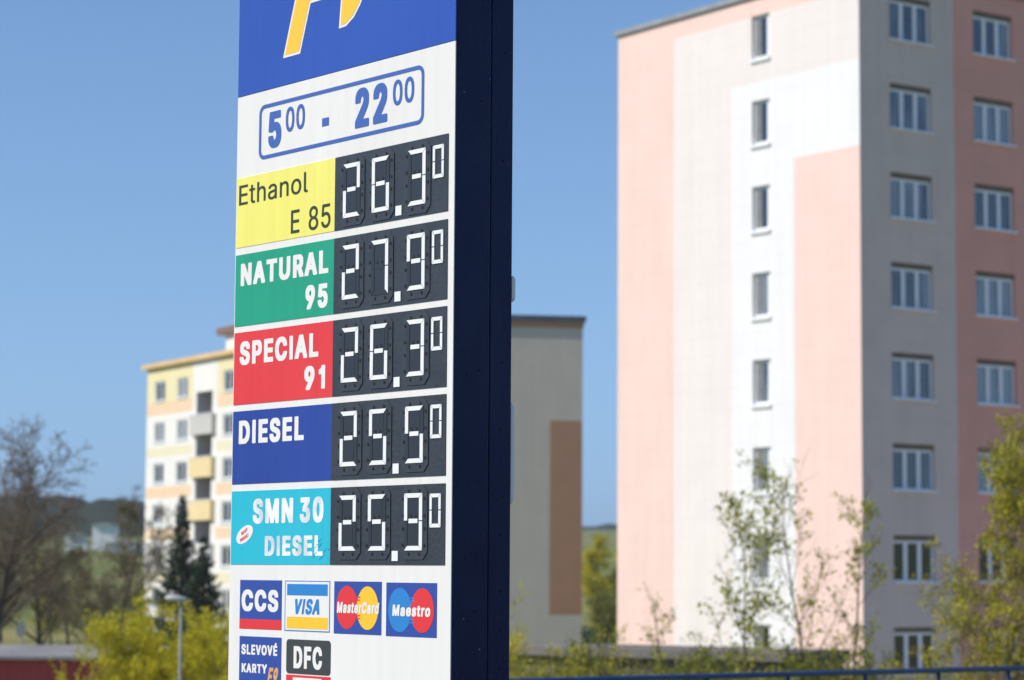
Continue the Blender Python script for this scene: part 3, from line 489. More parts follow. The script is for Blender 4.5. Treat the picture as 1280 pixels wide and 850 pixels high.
# ------------------------------------------------------------------ shared materials
m_white_frame = mat('white_pvc', (0.84, 0.85, 0.86), 0.4)
m_glass = glass_mat('window_glass', (0.007, 0.010, 0.016), (0.18, 0.20, 0.22))
m_glass_far = glass_mat('far_window_glass', (0.03, 0.034, 0.04), (0.20, 0.21, 0.22), 0.12, 1.6)
m_roof_metal = mat('roof_metal', (0.33, 0.35, 0.37), 0.5, (0.26, 0.28, 0.30), 2.0)
m_concrete = mat('concrete', (0.30, 0.295, 0.28), 0.9, (0.22, 0.215, 0.20), 1.2, 0.4, 25)

def wall(mb, o, a, inn, u0, u1, z0, z1, cuts_u, cuts_z, holes, matfn, depth, reveal_m):
    """rectangular wall made as a grid with real openings; o origin, a along, inn inward"""
    us = sorted(set([u0, u1] + cuts_u + [h[0] for h in holes] + [h[1] for h in holes]))
    zs = sorted(set([z0, z1] + cuts_z + [h[2] for h in holes] + [h[3] for h in holes]))
    us = [u for u in us if u0 <= u <= u1]; zs = [z for z in zs if z0 <= z <= z1]
    def P(u, z, d=0.0):
        return (o[0] + a[0] * u + inn[0] * d, o[1] + a[1] * u + inn[1] * d, z)
    for i in range(len(us) - 1):
        for j in range(len(zs) - 1):
            cu, cz = (us[i] + us[i + 1]) / 2, (zs[j] + zs[j + 1]) / 2
            if any(h[0] < cu < h[1] and h[2] < cz < h[3] for h in holes): continue
            mb.face([P(us[i], zs[j]), P(us[i + 1], zs[j]), P(us[i + 1], zs[j + 1]), P(us[i], zs[j + 1])], matfn(cu, cz))
    for h in holes:
        q = [(h[0], h[2]), (h[1], h[2]), (h[1], h[3]), (h[0], h[3])]
        rm = reveal_m if not callable(reveal_m) else reveal_m((h[0] + h[1]) / 2, (h[2] + h[3]) / 2)
        for k in range(4):
            (ua, za), (ub, zb) = q[k], q[(k + 1) % 4]
            mb.face([P(ua, za), P(ua, za, depth), P(ub, zb, depth), P(ub, zb)], rm)

def window_meshes(w, h, lights, fr=0.07, mull=0.14, dep=0.06, sill_out=0.09):
    """frame, panes and sill of one window; origin at the lower left corner of the opening, y inwards"""
    f = MB()
    f.box(0, w, 0, dep, 0, fr); f.box(0, w, 0, dep, h - fr, h)
    f.box(0, fr, 0, dep, fr, h - fr); f.box(w - fr, w, 0, dep, fr, h - fr)
    lw = (w - 2 * fr - (lights - 1) * mull) / lights
    p = MB()
    for i in range(lights):
        x = fr + i * (lw + mull)
        p.box(x, x + lw, dep * 0.45, dep * 0.45 + 0.02, fr, h - fr)
        if i < lights - 1: f.box(x + lw, x + lw + mull, 0, dep, fr, h - fr)
    return f, p

# ------------------------------------------------------------------ the tall pink and white block of flats
ULx, ULy = -0.57714, 0.816645
RZ1 = atan2(-ULy, -ULx)                      # local x runs along the end wall, left to right
G = -3.15                                    # ground level round the houses
b1 = thing('apartment_block', (10.764, 75.0, G), RZ1,
           'tall block of flats with sunlit white and pink end wall and shaded grey front', 'apartment block')
b1.rotation_euler = (0, 0, atan2(-ULy * 1.0, -ULx * 1.0))
m_pink = render_mat('pink_render', (0.88, 0.645, 0.575), 0.96, 0.6)
m_rose = render_mat('pale_rose_render', (0.83, 0.765, 0.735), 0.965, 0.6)
m_whiter = render_mat('white_render', (0.84, 0.83, 0.835), 0.97, 0.6)
m_grey = render_mat('grey_render', (0.73, 0.60, 0.515), 0.93, 0.6)
m_dpink = render_mat('salmon_render', (0.82, 0.41, 0.31), 0.93, 0.6)
Z0 = EYE - G
def zz(r): return r + Z0                      # eye-relative level -> local z
WALL_L, WALL_T = -12.25, zz(18.86)
ROWZ = [9.73 + 2.84 * (3 - k) for k in range(8)]      # window tops, eye relative
end_holes = [(-5.09, -4.21, zz(t - 1.5), zz(t)) for t in ROWZ]
def end_col(u, z):
    z -= Z0
    if z > 18.22 or u < -9.15: return 0
    if z > 16.02 or u < -6.12: return 1
    if u < -3.05 or z > 13.27: return 2
    return 0
b = MB()
wall(b, (0, 0), (1, 0), (0, 1), WALL_L, 0, -1.0, WALL_T, [-9.15, -6.12, -3.05], [zz(18.22), zz(16.02), zz(13.27)], end_holes, end_col, 0.30, end_col)
b.build('end_wall', [m_pink, m_rose, m_whiter], b1)
FLEN = 28.6
colU = [1.30, 5.03, 8.95, 12.7, 16.6, 20.3, 24.2]
fac_holes = [(u, u + 1.82, zz(t - 1.47), zz(t)) for u in colU for t in ROWZ]
def fac_col(u, z):
    return 0 if u < 4.13 or 12.0 < u < 15.4 or u > 23.4 else 1
b = MB()
wall(b, (0, 0), (0, 1), (-1, 0), 0, FLEN, -1.0, WALL_T, [4.13, 12.0, 15.4, 23.4], [], fac_holes, fac_col, 0.16, fac_col)
b.build('front_wall', [m_grey, m_dpink], b1)
b = MB()
b.face([(WALL_L, 0, -1), (WALL_L, 0, WALL_T), (WALL_L, FLEN, WALL_T), (WALL_L, FLEN, -1)])
b.face([(WALL_L, FLEN, -1), (WALL_L, FLEN, WALL_T), (0, FLEN, WALL_T), (0, FLEN, -1)])
b.build('rear_wall', m_rose, b1)
b = MB()
b.box(WALL_L - 0.12, 0.10, -0.12, FLEN + 0.1, WALL_T + 0.003, WALL_T + 0.17)
rf = b.build('roof', m_roof_metal, b1)
b = MB()
b.box(-8.5, -4.0, 9, 14, WALL_T + 0.17, WALL_T + 2.6); b.box(-8.8, -3.7, 8.7, 14.3, WALL_T + 2.6, WALL_T + 2.8)
b.build('lift_house', m_rose, rf)
# end-wall windows
f = MB(); p = MB()
f.box(0, 0.86, 0, 0.07, 0, 0.13); f.box(0, 0.86, 0, 0.07, 1.40, 1.48); f.box(0, 0.06, 0, 0.07, 0.13, 1.40); f.box(0.63, 0.86, 0, 0.07, 0.13, 1.40)
p.box(0.33, 0.63, 0.03, 0.05, 0.13, 1.40)
side = MB().box(0.06, 0.33, 0.02, 0.05, 0.13, 1.40).mesh('side_panel', mat('grey_blind', (0.22, 0.225, 0.23), 0.8, (0.17, 0.175, 0.18), 5))
fe, pe = f.mesh('window', m_white_frame), p.mesh('pane', m_glass)
s = MB().box(-0.05, 0.91, -0.19, -0.002, -0.075, 0.035); se = s.mesh('sill', m_white_frame)
for (u0, u1, z0, z1) in end_holes:
    w = link('window', fe, b1, (u0 + 0.01, 0.11, z0 + 0.01)); link('side_panel', side, w)
    link('pane', pe, w); link('sill', se, w)
m_lintel = mat('shutter_box', (0.20, 0.165, 0.125), 0.8, (0.15, 0.12, 0.09), 4)
f, p = window_meshes(1.80, 1.30, 3, fr=0.085, mull=0.17, dep=0.07)
ff, pf = f.mesh('window', m_white_frame), p.mesh('pane', m_glass)
sf = MB().box(-0.05, 1.87, -0.20, -0.003, -0.03, 0.03).mesh('sill', m_white_frame)
lf = MB().box(0.0, 1.80, -0.05, 0.05, 1.303, 1.45).mesh('shutter_box', m_lintel)
rng = random.Random(5)
m_curt = mat('net_curtain', (0.62, 0.63, 0.62), 0.9, (0.45, 0.46, 0.46), 9, stretch=(6, 1, 0.2))
for (u0, u1, z0, z1) in fac_holes:
    w = link('window', ff, b1, (-0.11, u0 + 0.01, z0 + 0.01), radians(90))
    link('pane', pf, w); link('sill', sf, w); link('shutter_box', lf, w)

# ------------------------------------------------------------------ low garages in front of its end wall
ga = atan2(-4.7, 7.6)
gar = thing('garage_row', (0.0 - 6 * cos(ga), 60.7 - 6 * sin(ga), G), ga,
            'low flat roofed garages behind the hedge below the pink and white end wall', 'garages')
m_gwall = mat('garage_render', (0.16, 0.14, 0.115), 0.9, (0.11, 0.10, 0.085), 1.5, 0.3, 20)
m_groof = mat('roof_felt', (0.20, 0.185, 0.165), 0.95, (0.13, 0.12, 0.105), 0.8, 0.5, 12, detail=8)
GL = 13.5
b = MB(); b.box(0, GL, 0, 3.2, -0.5, 2.78); b.build('wall', m_gwall, gar)
b = MB(); b.box(-0.15, GL + 0.1, -0.25, 3.35, 2.783, 2.98); b.build('roof', m_groof, gar)
m_gdoor = mat('garage_door', (0.10, 0.075, 0.05), 0.6, (0.07, 0.055, 0.04), 3, stretch=(8, 1, 0.3))
for i in range(4):
    dm = MB().box(0.25 + i * 3, 2.75 + i * 3, -0.04, -0.003, -0.5, 2.3)
    dm.build('garage_door', m_gdoor, gar)

# ------------------------------------------------------------------ the grey block half hidden by the totem
mx_, my_ = cos(radians(30)), sin(radians(30))
b2 = thing('apartment_block', (4.364, 150.0, G), radians(9), 'windowless grey beige end wall with a brown stripe, right behind the blue pillar edge', 'apartment block')
m_beige = render_mat('beige_render', (0.63, 0.55, 0.455), 0.94, 1.2)
m_brown = render_mat('brown_render', (0.50, 0.255, 0.15), 0.94, 1.2)
b = MB()
wall(b, (0, 0), (1, 0), (0, 1), -7.6, 0, -1.0, zz(15.35), [-2.02, -0.17], [zz(9.27), zz(-2.6)], [],
     lambda u, z: 1 if (-2.02 < u < -0.0 and zz(-2.6) < z < zz(9.27)) else 0, 0.1, 0)
b.build('end_wall', [m_beige, m_brown], b2)
b = MB()
b.face([(-7.6, 0, -1), (-7.6, 0, zz(15.35)), (-7.6, 13, zz(15.35)), (-7.6, 13, -1)])
b.face([(0, 0, -1), (0, 13, -1), (0, 13, zz(15.35)), (0, 0, zz(15.35))])
b.face([(-7.6, 13, -1), (-7.6, 13, zz(15.35)), (0, 13, zz(15.35)), (0, 13, -1)])
b.build('rear_wall', m_beige, b2)
b = MB(); b.box(-7.8, 0.18, -0.2, 13.2, zz(15.353), zz(15.72))
m_slate = mat('dark_roof_edge', (0.07, 0.085, 0.11), 0.6, (0.10, 0.11, 0.13), 2)
rf = b.build('roof', m_slate, b2)
b = MB(); b.box(-7.68, 0.06, -0.08, -0.003, zz(15.0), zz(15.35)); b.build('cornice', m_brown, b2)

# ------------------------------------------------------------------ the yellow and orange banded block on the left
b3 = thing('apartment_block', (-24.947, 167.0, G), radians(-60), 'white block of flats with yellow and orange bands and yellow balconies behind the spruces', 'apartment block')
m_lwhite = render_mat('left_white', (0.84, 0.82, 0.78), 0.96)
m_lyel = render_mat('left_yellow', (0.82, 0.73, 0.44), 0.96)
m_lpale = render_mat('left_pale_yellow', (0.80, 0.74, 0.53), 0.96)
m_lor = render_mat('left_orange', (0.84, 0.63, 0.42), 0.95)
m_lbal = render_mat('left_balcony_yellow', (0.82, 0.66, 0.36), 0.95)
m_lgrey = render_mat('left_grey', (0.58, 0.56, 0.54), 0.95)
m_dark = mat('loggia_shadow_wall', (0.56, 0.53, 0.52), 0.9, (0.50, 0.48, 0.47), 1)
LT = 13.62
LBW = 19.4
colb = [(8.1, 12.15)]
rows3 = [12.68 - 2.78 * k for k in range(6)]
wins3 = [1.42, 5.40, 13.1, 17.0]
holes3 = [(u, u + 1.82, zz(t - 1.36), zz(t)) for u in wins3 for t in rows3]
log3 = [(c0 + 0.6, c0 + 3.25, zz(10.02 - 2.78 * k - 1.0), zz(11.55 - 2.78 * k)) for c0, c1 in colb for k in range(5)]
bands = [(11.23, 99, 1), (10.39, 11.23, 3), (8.2, 10.39, 0), (7.56, 8.2, 2), (5.54, 7.56, 0), (4.78, 5.54, 3), (2.71, 4.78, 0), (1.99, 2.71, 3), (-0.18, 1.99, 0), (-0.87, -0.18, 2), (-99, -0.87, 0)]
def col3(u, z):
    if any(c0 < u < c1 for c0, c1 in colb): return 0
    for a, c, m in bands:
        if a < z - Z0 <= c: return m
    return 0
b = MB()
wall(b, (0, 0), (1, 0), (0, 1), 0, LBW, -1, zz(LT), [q for c in colb for q in c], [zz(a) for a, c, m in bands if a > -90], holes3 + log3, col3, 0.14, 0)
b.build('front_wall', [m_lwhite, m_lyel, m_lpale, m_lor], b3)
b = MB()
b.face([(0, 0, -1), (0, 0, zz(LT)), (0, 11, zz(LT)), (0, 11, -1)]); b.face([(LBW, 0, -1), (LBW, 11, -1), (LBW, 11, zz(LT)), (LBW, 0, zz(LT))])
b.face([(0, 11, -1), (0, 11, zz(LT)), (LBW, 11, zz(LT)), (LBW, 11, -1)])
b.build('rear_wall', m_lpale, b3)
b = MB(); b.box(-0.35, LBW + 0.3, -0.35, 11.3, zz(LT) + 0.003, zz(LT) + 0.30)
m_lroof = mat('orange_fascia', (0.78, 0.54, 0.26), 0.7, (0.68, 0.47, 0.23), 1)
rf = b.build('roof', m_lroof, b3)
b = MB(); b.box(12.0, 17.6, 0.6, 5, zz(LT) + 0.36, zz(15.1)); lh = b.build('lift_house', m_lwhite, rf)
b = MB(); b.box(11.3, 18.2, 0.2, 5.5, zz(15.103), zz(15.55)); b.build('lift_house_roof', mat('brown_roof', (0.22, 0.13, 0.10), 0.8), rf)
f, p = window_meshes(1.80, 1.34, 2, fr=0.10, mull=0.12, dep=0.06)
f3, p3 = f.mesh('window', m_white_frame), p.mesh('pane', m_glass_far)
s3 = MB().box(-0.05, 1.85, -0.18, -0.003, -0.03, 0.03).mesh('sill', m_white_frame)
for (u0, u1, z0, z1) in holes3:
    w = link('window', f3, b3, (u0 + 0.01, 0.09, z0 + 0.01)); link('pane', p3, w); link('sill', s3, w)
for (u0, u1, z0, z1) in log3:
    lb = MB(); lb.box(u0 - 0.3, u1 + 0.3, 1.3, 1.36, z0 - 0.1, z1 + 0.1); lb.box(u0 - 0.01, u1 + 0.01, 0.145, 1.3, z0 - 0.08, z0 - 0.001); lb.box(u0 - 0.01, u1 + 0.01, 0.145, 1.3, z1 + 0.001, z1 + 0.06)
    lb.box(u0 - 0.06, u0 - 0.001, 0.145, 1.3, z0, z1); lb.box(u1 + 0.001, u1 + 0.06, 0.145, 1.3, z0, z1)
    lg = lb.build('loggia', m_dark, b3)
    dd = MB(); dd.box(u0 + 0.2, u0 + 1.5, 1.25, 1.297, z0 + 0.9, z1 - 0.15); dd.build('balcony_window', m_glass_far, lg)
balm = [m_lgrey, m_lbal, m_lbal, m_lwhite, m_lbal]
for c0, c1 in colb:
    for k in range(5):
        z0, z1 = zz(8.74 - 2.775 * k), zz(10.02 - 2.775 * k)
        bb = MB(); a0, a1 = c0 + 0.2, c0 + 3.85
        bb.box(a0, a1, -0.3, -0.2, z0, z1); bb.box(a0, a0 + 0.1, -0.2, -0.003, z0, z1); bb.box(a1 - 0.1, a1, -0.2, -0.003, z0, z1); bb.box(a0 + 0.1, a1 - 0.1, -0.2, -0.003, z0, z0 + 0.15)
        bo = bb.build('balcony', balm[k], b3)
        ra = MB(); ra.box(a0 - 0.03, a1 + 0.03, -0.34, -0.18, z1 + 0.002, z1 + 0.06); ra.build('rail', m_white_frame, bo)

# ------------------------------------------------------------------ red walled shed at the lower left
rs = thing('low_shed', (-15.2, 55.0, G), radians(2), 'low red walled building with pale grey flat roof at the lower left', 'shed')
m_redwall = mat('red_cladding', (0.52, 0.065, 0.055), 0.6, (0.42, 0.05, 0.045), 2, stretch=(6, 1, 0.3))
b = MB(); b.box(0, 6.6, 0, 8, -0.4, zz(-2.02)); b.build('wall', m_redwall, rs)
b = MB(); b.box(-0.2, 6.8, -0.2, 8.3, zz(-2.017), zz(-1.95))
m_shroof = mat('pale_felt', (0.32, 0.31, 0.30), 0.9, (0.20, 0.195, 0.19), 0.9, 0.4, 10, detail=8)
rf = b.build('roof', m_shroof, rs)

# ------------------------------------------------------------------ sheds far away across the valley
m_shed = mat('white_sheet', (0.75, 0.76, 0.77), 0.5)
m_shed_roof = mat('grey_sheet', (0.42, 0.44, 0.46), 0.5)
def far_shed(px, d, w, h, z, label):
    x = (px - 640) / 3055 * d
    o = thing('warehouse', (x, d, z + EYE), 0, label, 'warehouse', None)
    b = MB(); b.box(-w / 2, w / 2, 0, w * 0.5, -14, h); b.build('wall', m_shed, o)
    r = MB(); e = w * 0.55
    r.prism([(-e, h + 0.003), (e, h + 0.003), (0.15 * e, h + w * 0.07), (-0.15 * e, h + w * 0.07)], -0.6, w * 0.55); r.build('roof', m_shed_roof, o)
far_shed(98, 400, 3.4, 2.0, 3.6, 'small white shed, leftmost of the far white sheds among the bare trees')
far_shed(134, 420, 4.2, 1.0, 6.6, 'small white hall on the far slope, topmost of the far white sheds')
far_shed(160, 390, 6.0, 1.0, 3.2, 'long pale hall on the far slope beside the banded block of flats')

# ------------------------------------------------------------------ blue railing
m_rail = mat('blue_rail_paint', (0.025, 0.075, 0.20), 0.4, (0.02, 0.05, 0.14), 6)
x0, y0, x1, y1 = -5.5, 19.3, 9.6, 30.2
ra = atan2(y1 - y0, x1 - x0); RLn = sqrt((x1 - x0) ** 2 + (y1 - y0) ** 2)
rl = thing('railing', (x0, y0, -0.9), ra, 'long blue tubular railing crossing the bottom edge of the picture', 'railing')
zr = EYE - 1.03 + 0.9
MB().tube([(0, 0, zr), (RLn, 0, zr)], 0.030, 10).build('top_rail', m_rail, rl, True)
MB().tube([(0, 0, zr - 0.5), (RLn, 0, zr - 0.5)], 0.022, 8).build('middle_rail', m_rail, rl, True)
pm = MB().tube([(0, 0, -0.3), (0, 0, zr - 0.02)], 0.024, 8).mesh('post', m_rail, True)
for i in range(int(RLn / 1.09)):
    link('post', pm, rl, (0.5 + i * 1.09, 0, 0))

# ------------------------------------------------------------------ spring haze in the air
hz = MB(); hz.box(-3000, 3000, -3000, 3000, -140, 60)
m_haze = bpy.data.materials.new('haze'); m_haze.use_nodes = True
nt = m_haze.node_tree; nt.nodes.clear()
ho = nt.nodes.new('ShaderNodeOutputMaterial'); pv_ = nt.nodes.new('ShaderNodeVolumePrincipled')
pv_.inputs['Color'].default_value = (0.80, 0.86, 0.93, 1); pv_.inputs['Density'].default_value = 0.00028; pv_.inputs['Anisotropy'].default_value = 0.2
nt.links.new(pv_.outputs[0], ho.inputs['Volume'])
ho_ = hz.build('haze', m_haze); ho_['kind'] = 'stuff'

# ------------------------------------------------------------------ the price totem
TW = 1.65                                   # width of the sign face
tot = thing('price_totem', (-0.23664, 9.9972, 0.0), atan2(-0.77284, 0.63460),
            'tall white and navy petrol price sign with five rows of prices and card stickers', 'price sign')
def zt(r): return r + EYE
m_navy = mat('navy_paint', (0.005, 0.011, 0.056), 0.22, (0.008, 0.015, 0.060), 2.5, 0.35, 1.6, spec=0.18)
nt = m_navy.node_tree                      # a few pale chips and specks of dirt in the paint
pb = nt.nodes['Principled BSDF']
tc = nt.nodes.new('ShaderNodeTexCoord')
vo = nt.nodes.new('ShaderNodeTexVoronoi'); vo.inputs['Scale'].default_value = 13
vo.inputs['Randomness'].default_value = 1.0
nt.links.new(tc.outputs['Object'], vo.inputs['Vector'])
lt = nt.nodes.new('ShaderNodeMath'); lt.operation = 'LESS_THAN'; lt.inputs[1].default_value = 0.055
nt.links.new(vo.outputs['Distance'], lt.inputs[0])
sx = nt.nodes.new('ShaderNodeSeparateColor'); nt.links.new(vo.outputs['Color'], sx.inputs[0])
l2 = nt.nodes.new('ShaderNodeMath'); l2.operation = 'LESS_THAN'; l2.inputs[1].default_value = 0.33
nt.links.new(sx.outputs[0], l2.inputs[0])
ml = nt.nodes.new('ShaderNodeMath'); ml.operation = 'MULTIPLY'
nt.links.new(lt.outputs[0], ml.inputs[0]); nt.links.new(l2.outputs[0], ml.inputs[1])
m5 = nt.nodes.new('ShaderNodeMath'); m5.operation = 'MULTIPLY'
nt.links.new(ml.outputs[0], m5.inputs[0]); nt.links.new(sx.outputs[1], m5.inputs[1])
mx = nt.nodes.new('ShaderNodeMix'); mx.data_type = 'RGBA'
src = pb.inputs['Base Color'].links[0].from_socket
nt.links.new(m5.outputs[0], mx.inputs[0]); nt.links.new(src, mx.inputs[6]); mx.inputs[7].default_value = (0.30, 0.33, 0.40, 1)
nt.links.new(mx.outputs[2], pb.inputs['Base Color'])

# dirty smudges on the navy paint, their paler tone also imitating reflected ground
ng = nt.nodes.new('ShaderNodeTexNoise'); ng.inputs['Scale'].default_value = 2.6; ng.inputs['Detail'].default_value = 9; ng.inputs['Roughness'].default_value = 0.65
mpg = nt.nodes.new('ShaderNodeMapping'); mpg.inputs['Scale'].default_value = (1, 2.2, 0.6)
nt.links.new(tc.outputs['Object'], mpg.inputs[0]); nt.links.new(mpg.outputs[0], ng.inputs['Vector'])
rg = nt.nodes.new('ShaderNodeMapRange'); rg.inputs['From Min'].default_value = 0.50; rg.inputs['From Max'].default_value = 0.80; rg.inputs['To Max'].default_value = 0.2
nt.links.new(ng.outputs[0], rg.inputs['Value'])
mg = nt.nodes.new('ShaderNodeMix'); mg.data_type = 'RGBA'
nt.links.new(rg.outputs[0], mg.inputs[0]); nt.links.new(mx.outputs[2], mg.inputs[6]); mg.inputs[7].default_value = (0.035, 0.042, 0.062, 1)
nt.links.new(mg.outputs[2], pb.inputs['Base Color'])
rr2 = nt.nodes.new('ShaderNodeMapRange'); rr2.inputs['From Min'].default_value = 0.35; rr2.inputs['From Max'].default_value = 0.7; rr2.inputs['To Min'].default_value = 0.16; rr2.inputs['To Max'].default_value = 0.42
nt.links.new(ng.outputs[0], rr2.inputs['Value']); nt.links.new(rr2.outputs[0], pb.inputs['Roughness'])
m_face = mat('white_sheet_face', (0.80, 0.79, 0.755), 0.45, (0.77, 0.76, 0.72), 1.2, spec=0.35, stretch=(1, 1, 0.5), streak=0.05)
m_blue = mat('brand_blue', C(54, 93, 188, .86), 0.35, C(50, 88, 183, .86), 1.0, spec=0.35, streak=0.05)
m_tblue = mat('blue_vinyl', C(62, 100, 178), 0.5)
m_yel = mat('yellow_vinyl', C(252, 245, 126, .88), 0.45, C(250, 241, 116, .88), 1.5, spec=0.3, streak=0.07)
m_grn = mat('green_vinyl', C(40, 172, 138, .86), 0.45, C(36, 166, 132, .86), 1.2, spec=0.3, streak=0.08)
m_red = mat('red_vinyl', C(238, 68, 70, .88), 0.45, C(232, 62, 66, .88), 1.2, spec=0.3, streak=0.07)
m_dbl = mat('deep_blue_vinyl', C(46, 77, 166, .84), 0.45, C(43, 72, 160, .84), 1.2, spec=0.3, streak=0.08)
m_cya = mat('cyan_vinyl', C(40, 194, 218, .86), 0.40, C(52, 198, 222, .86), 1.6, spec=0.35, streak=0.06)
m_ltr = mat('white_vinyl', (0.80, 0.785, 0.755), 0.5, streak=0.05)
m_worn = mat('worn_white_vinyl', (0.82, 0.83, 0.83), 0.5, (0.42, 0.50, 0.54), 7, lo=0.45, hi=0.72, detail=7)
m_olive = mat('dark_green_vinyl', C(44, 58, 26), 0.5)
m_black = mat('price_board', (0.026, 0.032, 0.041), 0.42, (0.034, 0.040, 0.050), 5, 0.15, 50)
m_plate = mat('digit_plate', (0.026, 0.032, 0.041), 0.45, (0.036, 0.043, 0.053), 9, 0.1, 40)
m_flap = mat('dark_flap', (0.021, 0.026, 0.034), 0.4)
m_hole = mat('peg_hole', (0.004, 0.004, 0.005), 0.7)
m_seg = mat('digit_white', (0.80, 0.81, 0.80), 0.45)
m_orange = mat('golden_vinyl', C(255, 200, 52), 0.5)
m_gold2 = mat('orange_vinyl', C(230, 165, 90), 0.5)
m_sred = mat('sticker_red', C(228, 52, 56), 0.4)
m_syel = mat('sticker_yellow', C(250, 200, 48), 0.4)
m_sky = mat('sticker_azure', C(44, 132, 205), 0.4)
m_anth = mat('sticker_anthracite', C(62, 66, 68), 0.4)

TOP = 3.60
def sx_(s): return -s                         # measured leftwards from the right edge
# navy casings: the front one carries the sheets, the rear one closes the back
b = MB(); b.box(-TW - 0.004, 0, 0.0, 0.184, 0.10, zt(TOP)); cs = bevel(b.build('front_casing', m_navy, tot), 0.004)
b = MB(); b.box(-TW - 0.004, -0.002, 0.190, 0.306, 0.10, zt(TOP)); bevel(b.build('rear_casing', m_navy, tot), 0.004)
b = MB(); b.box(-TW + 0.02, -0.014, 0.184, 0.190, 0.12, zt(TOP) - 0.02); b.build('seam', m_hole, tot)
b = MB(); b.box(-TW - 0.05, 0.05, -0.05, 0.356, -0.3, 0.10); bevel(b.build('plinth', m_concrete, tot), 0.015)
# white face and blue head
b = MB(); b.box(-TW, -0.003, -0.005, -0.0005, zt(-1.45), zt(2.197)); b.build('white_face', m_face, tot)
b = MB(); b.box(-TW, -0.003, -0.005, -0.0005, zt(2.200), zt(TOP - 0.02)); hd = b.build('blue_head', m_blue, tot)
# reverse side: raised white light covers
for (s0, s1, z0, z1) in ((0.004, 1.2, 0.27, 0.715), (0.003, 1.2, 1.13, 1.24)):
    cv = MB(); cv.prism(rrect(-s1, -s0, zt(z0), zt(z1), 0.05 if z1 - z0 > 0.3 else 0.02), 0.3075, 0.328)
    bevel(cv.build('light_cover', m_ltr, tot), 0.005, 3)
# side bolts
bm = MB(); bm.tube([(-0.001, 0, 0), (0.003, 0, 0)], 0.0034, 8); bm.tube([(0.003, 0, 0), (0.0045, 0, 0)], 0.0020, 8)
bme = bm.mesh('bolt', m_hole, False)
rng = random.Random(11)
for (yy, z0) in ((0.075, -0.78), (0.13, -0.62), (0.255, -0.70)):
    z = z0
    while z < 3.4:
        link('bolt', bme, tot, (0.0, yy + rng.uniform(-0.012, 0.012), zt(z))); z += rng.choice([0.28, 0.46, 0.72, 0.85]) if z > 0.2 else rng.choice([0.16, 0.23, 0.3])

# brand letters on the blue head
def S2(P): return [(-s, zt(z)) for s, z in P]
F_ = [(1.262, 2.338), (1.150, 2.338), (1.072, 2.556), (0.985, 2.556), (0.945, 2.67), (1.027, 2.67), (0.965, 2.85), (0.70, 2.85), (0.655, 2.98), (1.036, 2.98)]
N_ = [(0.828, 2.402), (0.790, 2.404), (0.735, 2.432), (0.690, 2.478), (0.655, 2.535), (0.50, 2.82), (0.46, 2.98), (0.56, 3.06), (0.69, 3.00), (0.74, 2.85), (0.69, 2.75), (0.62, 2.73), (0.74, 2.57), (0.816, 2.520)]
N_in = [(0.60, 2.82), (0.66, 2.85), (0.63, 2.95), (0.56, 2.97), (0.55, 2.90)]
for nm, polys in (('brand_letter', [S2(F_)]), ('brand_letter', [S2(N_), S2(N_in)])):
    o = flat(nm, polys, -0.0072, m_orange, hd)
    flat('letter_outline', polys, -0.0062, m_ltr, o, 0.012).parent = o

# opening hours
ring = [rrect(-1.466, -0.214, zt(1.878), zt(2.132), 0.042), [p for p in rrect(-1.448, -0.232, zt(1.896), zt(2.114), 0.026)]]
hb = flat('hours_border', ring, -0.0065, m_tblue, tot)
hl = text('hours_lettering', '5', -1.389, -1.284, zt(1.923), zt(2.091), -0.0066, m_tblue, tot, 'B')
for body, s0, s1, z0, z1, bd in (('00', 1.248, 1.097, 1.980, 2.092, 'H'), ('22', 0.710, 0.474, 1.922, 2.095, 'B'), ('00', 0.434, 0.284, 1.983, 2.092, 'H')):
    text('hours_lettering', body, -s0, -s1, zt(z0), zt(z1), -0.0066, m_tblue, tot, bd)
flat('hours_dash', [[(-0.961, zt(1.966)), (-0.909, zt(1.966)), (-0.909, zt(2.003)), (-0.961, zt(2.003))]], -0.0066, m_tblue, tot)

# seven-segment digits
SEG = {'0': 'abcdef', '1': 'bc', '2': 'abged', '3': 'abgcd', '5': 'afgcd', '6': 'afgedc', '7': 'abc', '9': 'abcdfg', '8': 'abcdefg'}
def seg_polys(w, h, tv, th, mid=True):
    c = h * 0.515; q = th * 0.5
    g = 0.0022
    P = {'a': [(g, h), (w - g, h), (w - tv - g * 0.4, h - th), (tv + g * 0.4, h - th)],
         'd': [(g, 0), (w - g, 0), (w - tv - g * 0.4, th), (tv + g * 0.4, th)],
         'f': [(0, h - g), (tv, h - th - g * 1.4), (tv, c + g), (0, c + g)],
         'e': [(0, g), (tv, th + g * 1.4), (tv, c - g), (0, c - g)],
         'b': [(w, h - g), (w - tv, h - th - g * 1.4), (w - tv, c + g), (w, c + g)],
         'c': [(w, g), (w - tv, th + g * 1.4), (w - tv, c - g), (w, c - g)]}
    if mid: P['g'] = [(tv + 0.010, c - q), (w - tv - 0.010, c - q), (w - tv - 0.010, c + q), (tv + 0.010, c + q)]
    return P
DW, DH = 0.124, 0.237
def oct_(w, h, ex, ez0, ez1, c):
    x0, x1, z0, z1 = -ex, w + ex, -ez0, h + ez1
    return [(x0 + c, z0), (x1 - c, z0), (x1, z0 + c), (x1, z1 - c), (x1 - c, z1), (x0 + c, z1), (x0, z1 - c), (x0, z0 + c)]
mod = MB()
mod.prism(oct_(DW, DH, 0.030, 0.038, 0.034, 0.030), -0.0035, 0.003, 0)
inner = [(0.026, 0.023), (DW - 0.026, 0.023), (DW - 0.026, 0.112), (0.026, 0.112)]
mod.prism(inner, -0.0045, -0.0036, 2)
inner = [(0.026, 0.136), (DW - 0.026, 0.136), (DW - 0.026, DH - 0.023), (0.026, DH - 0.023)]
mod.prism(inner, -0.0045, -0.0036, 2)
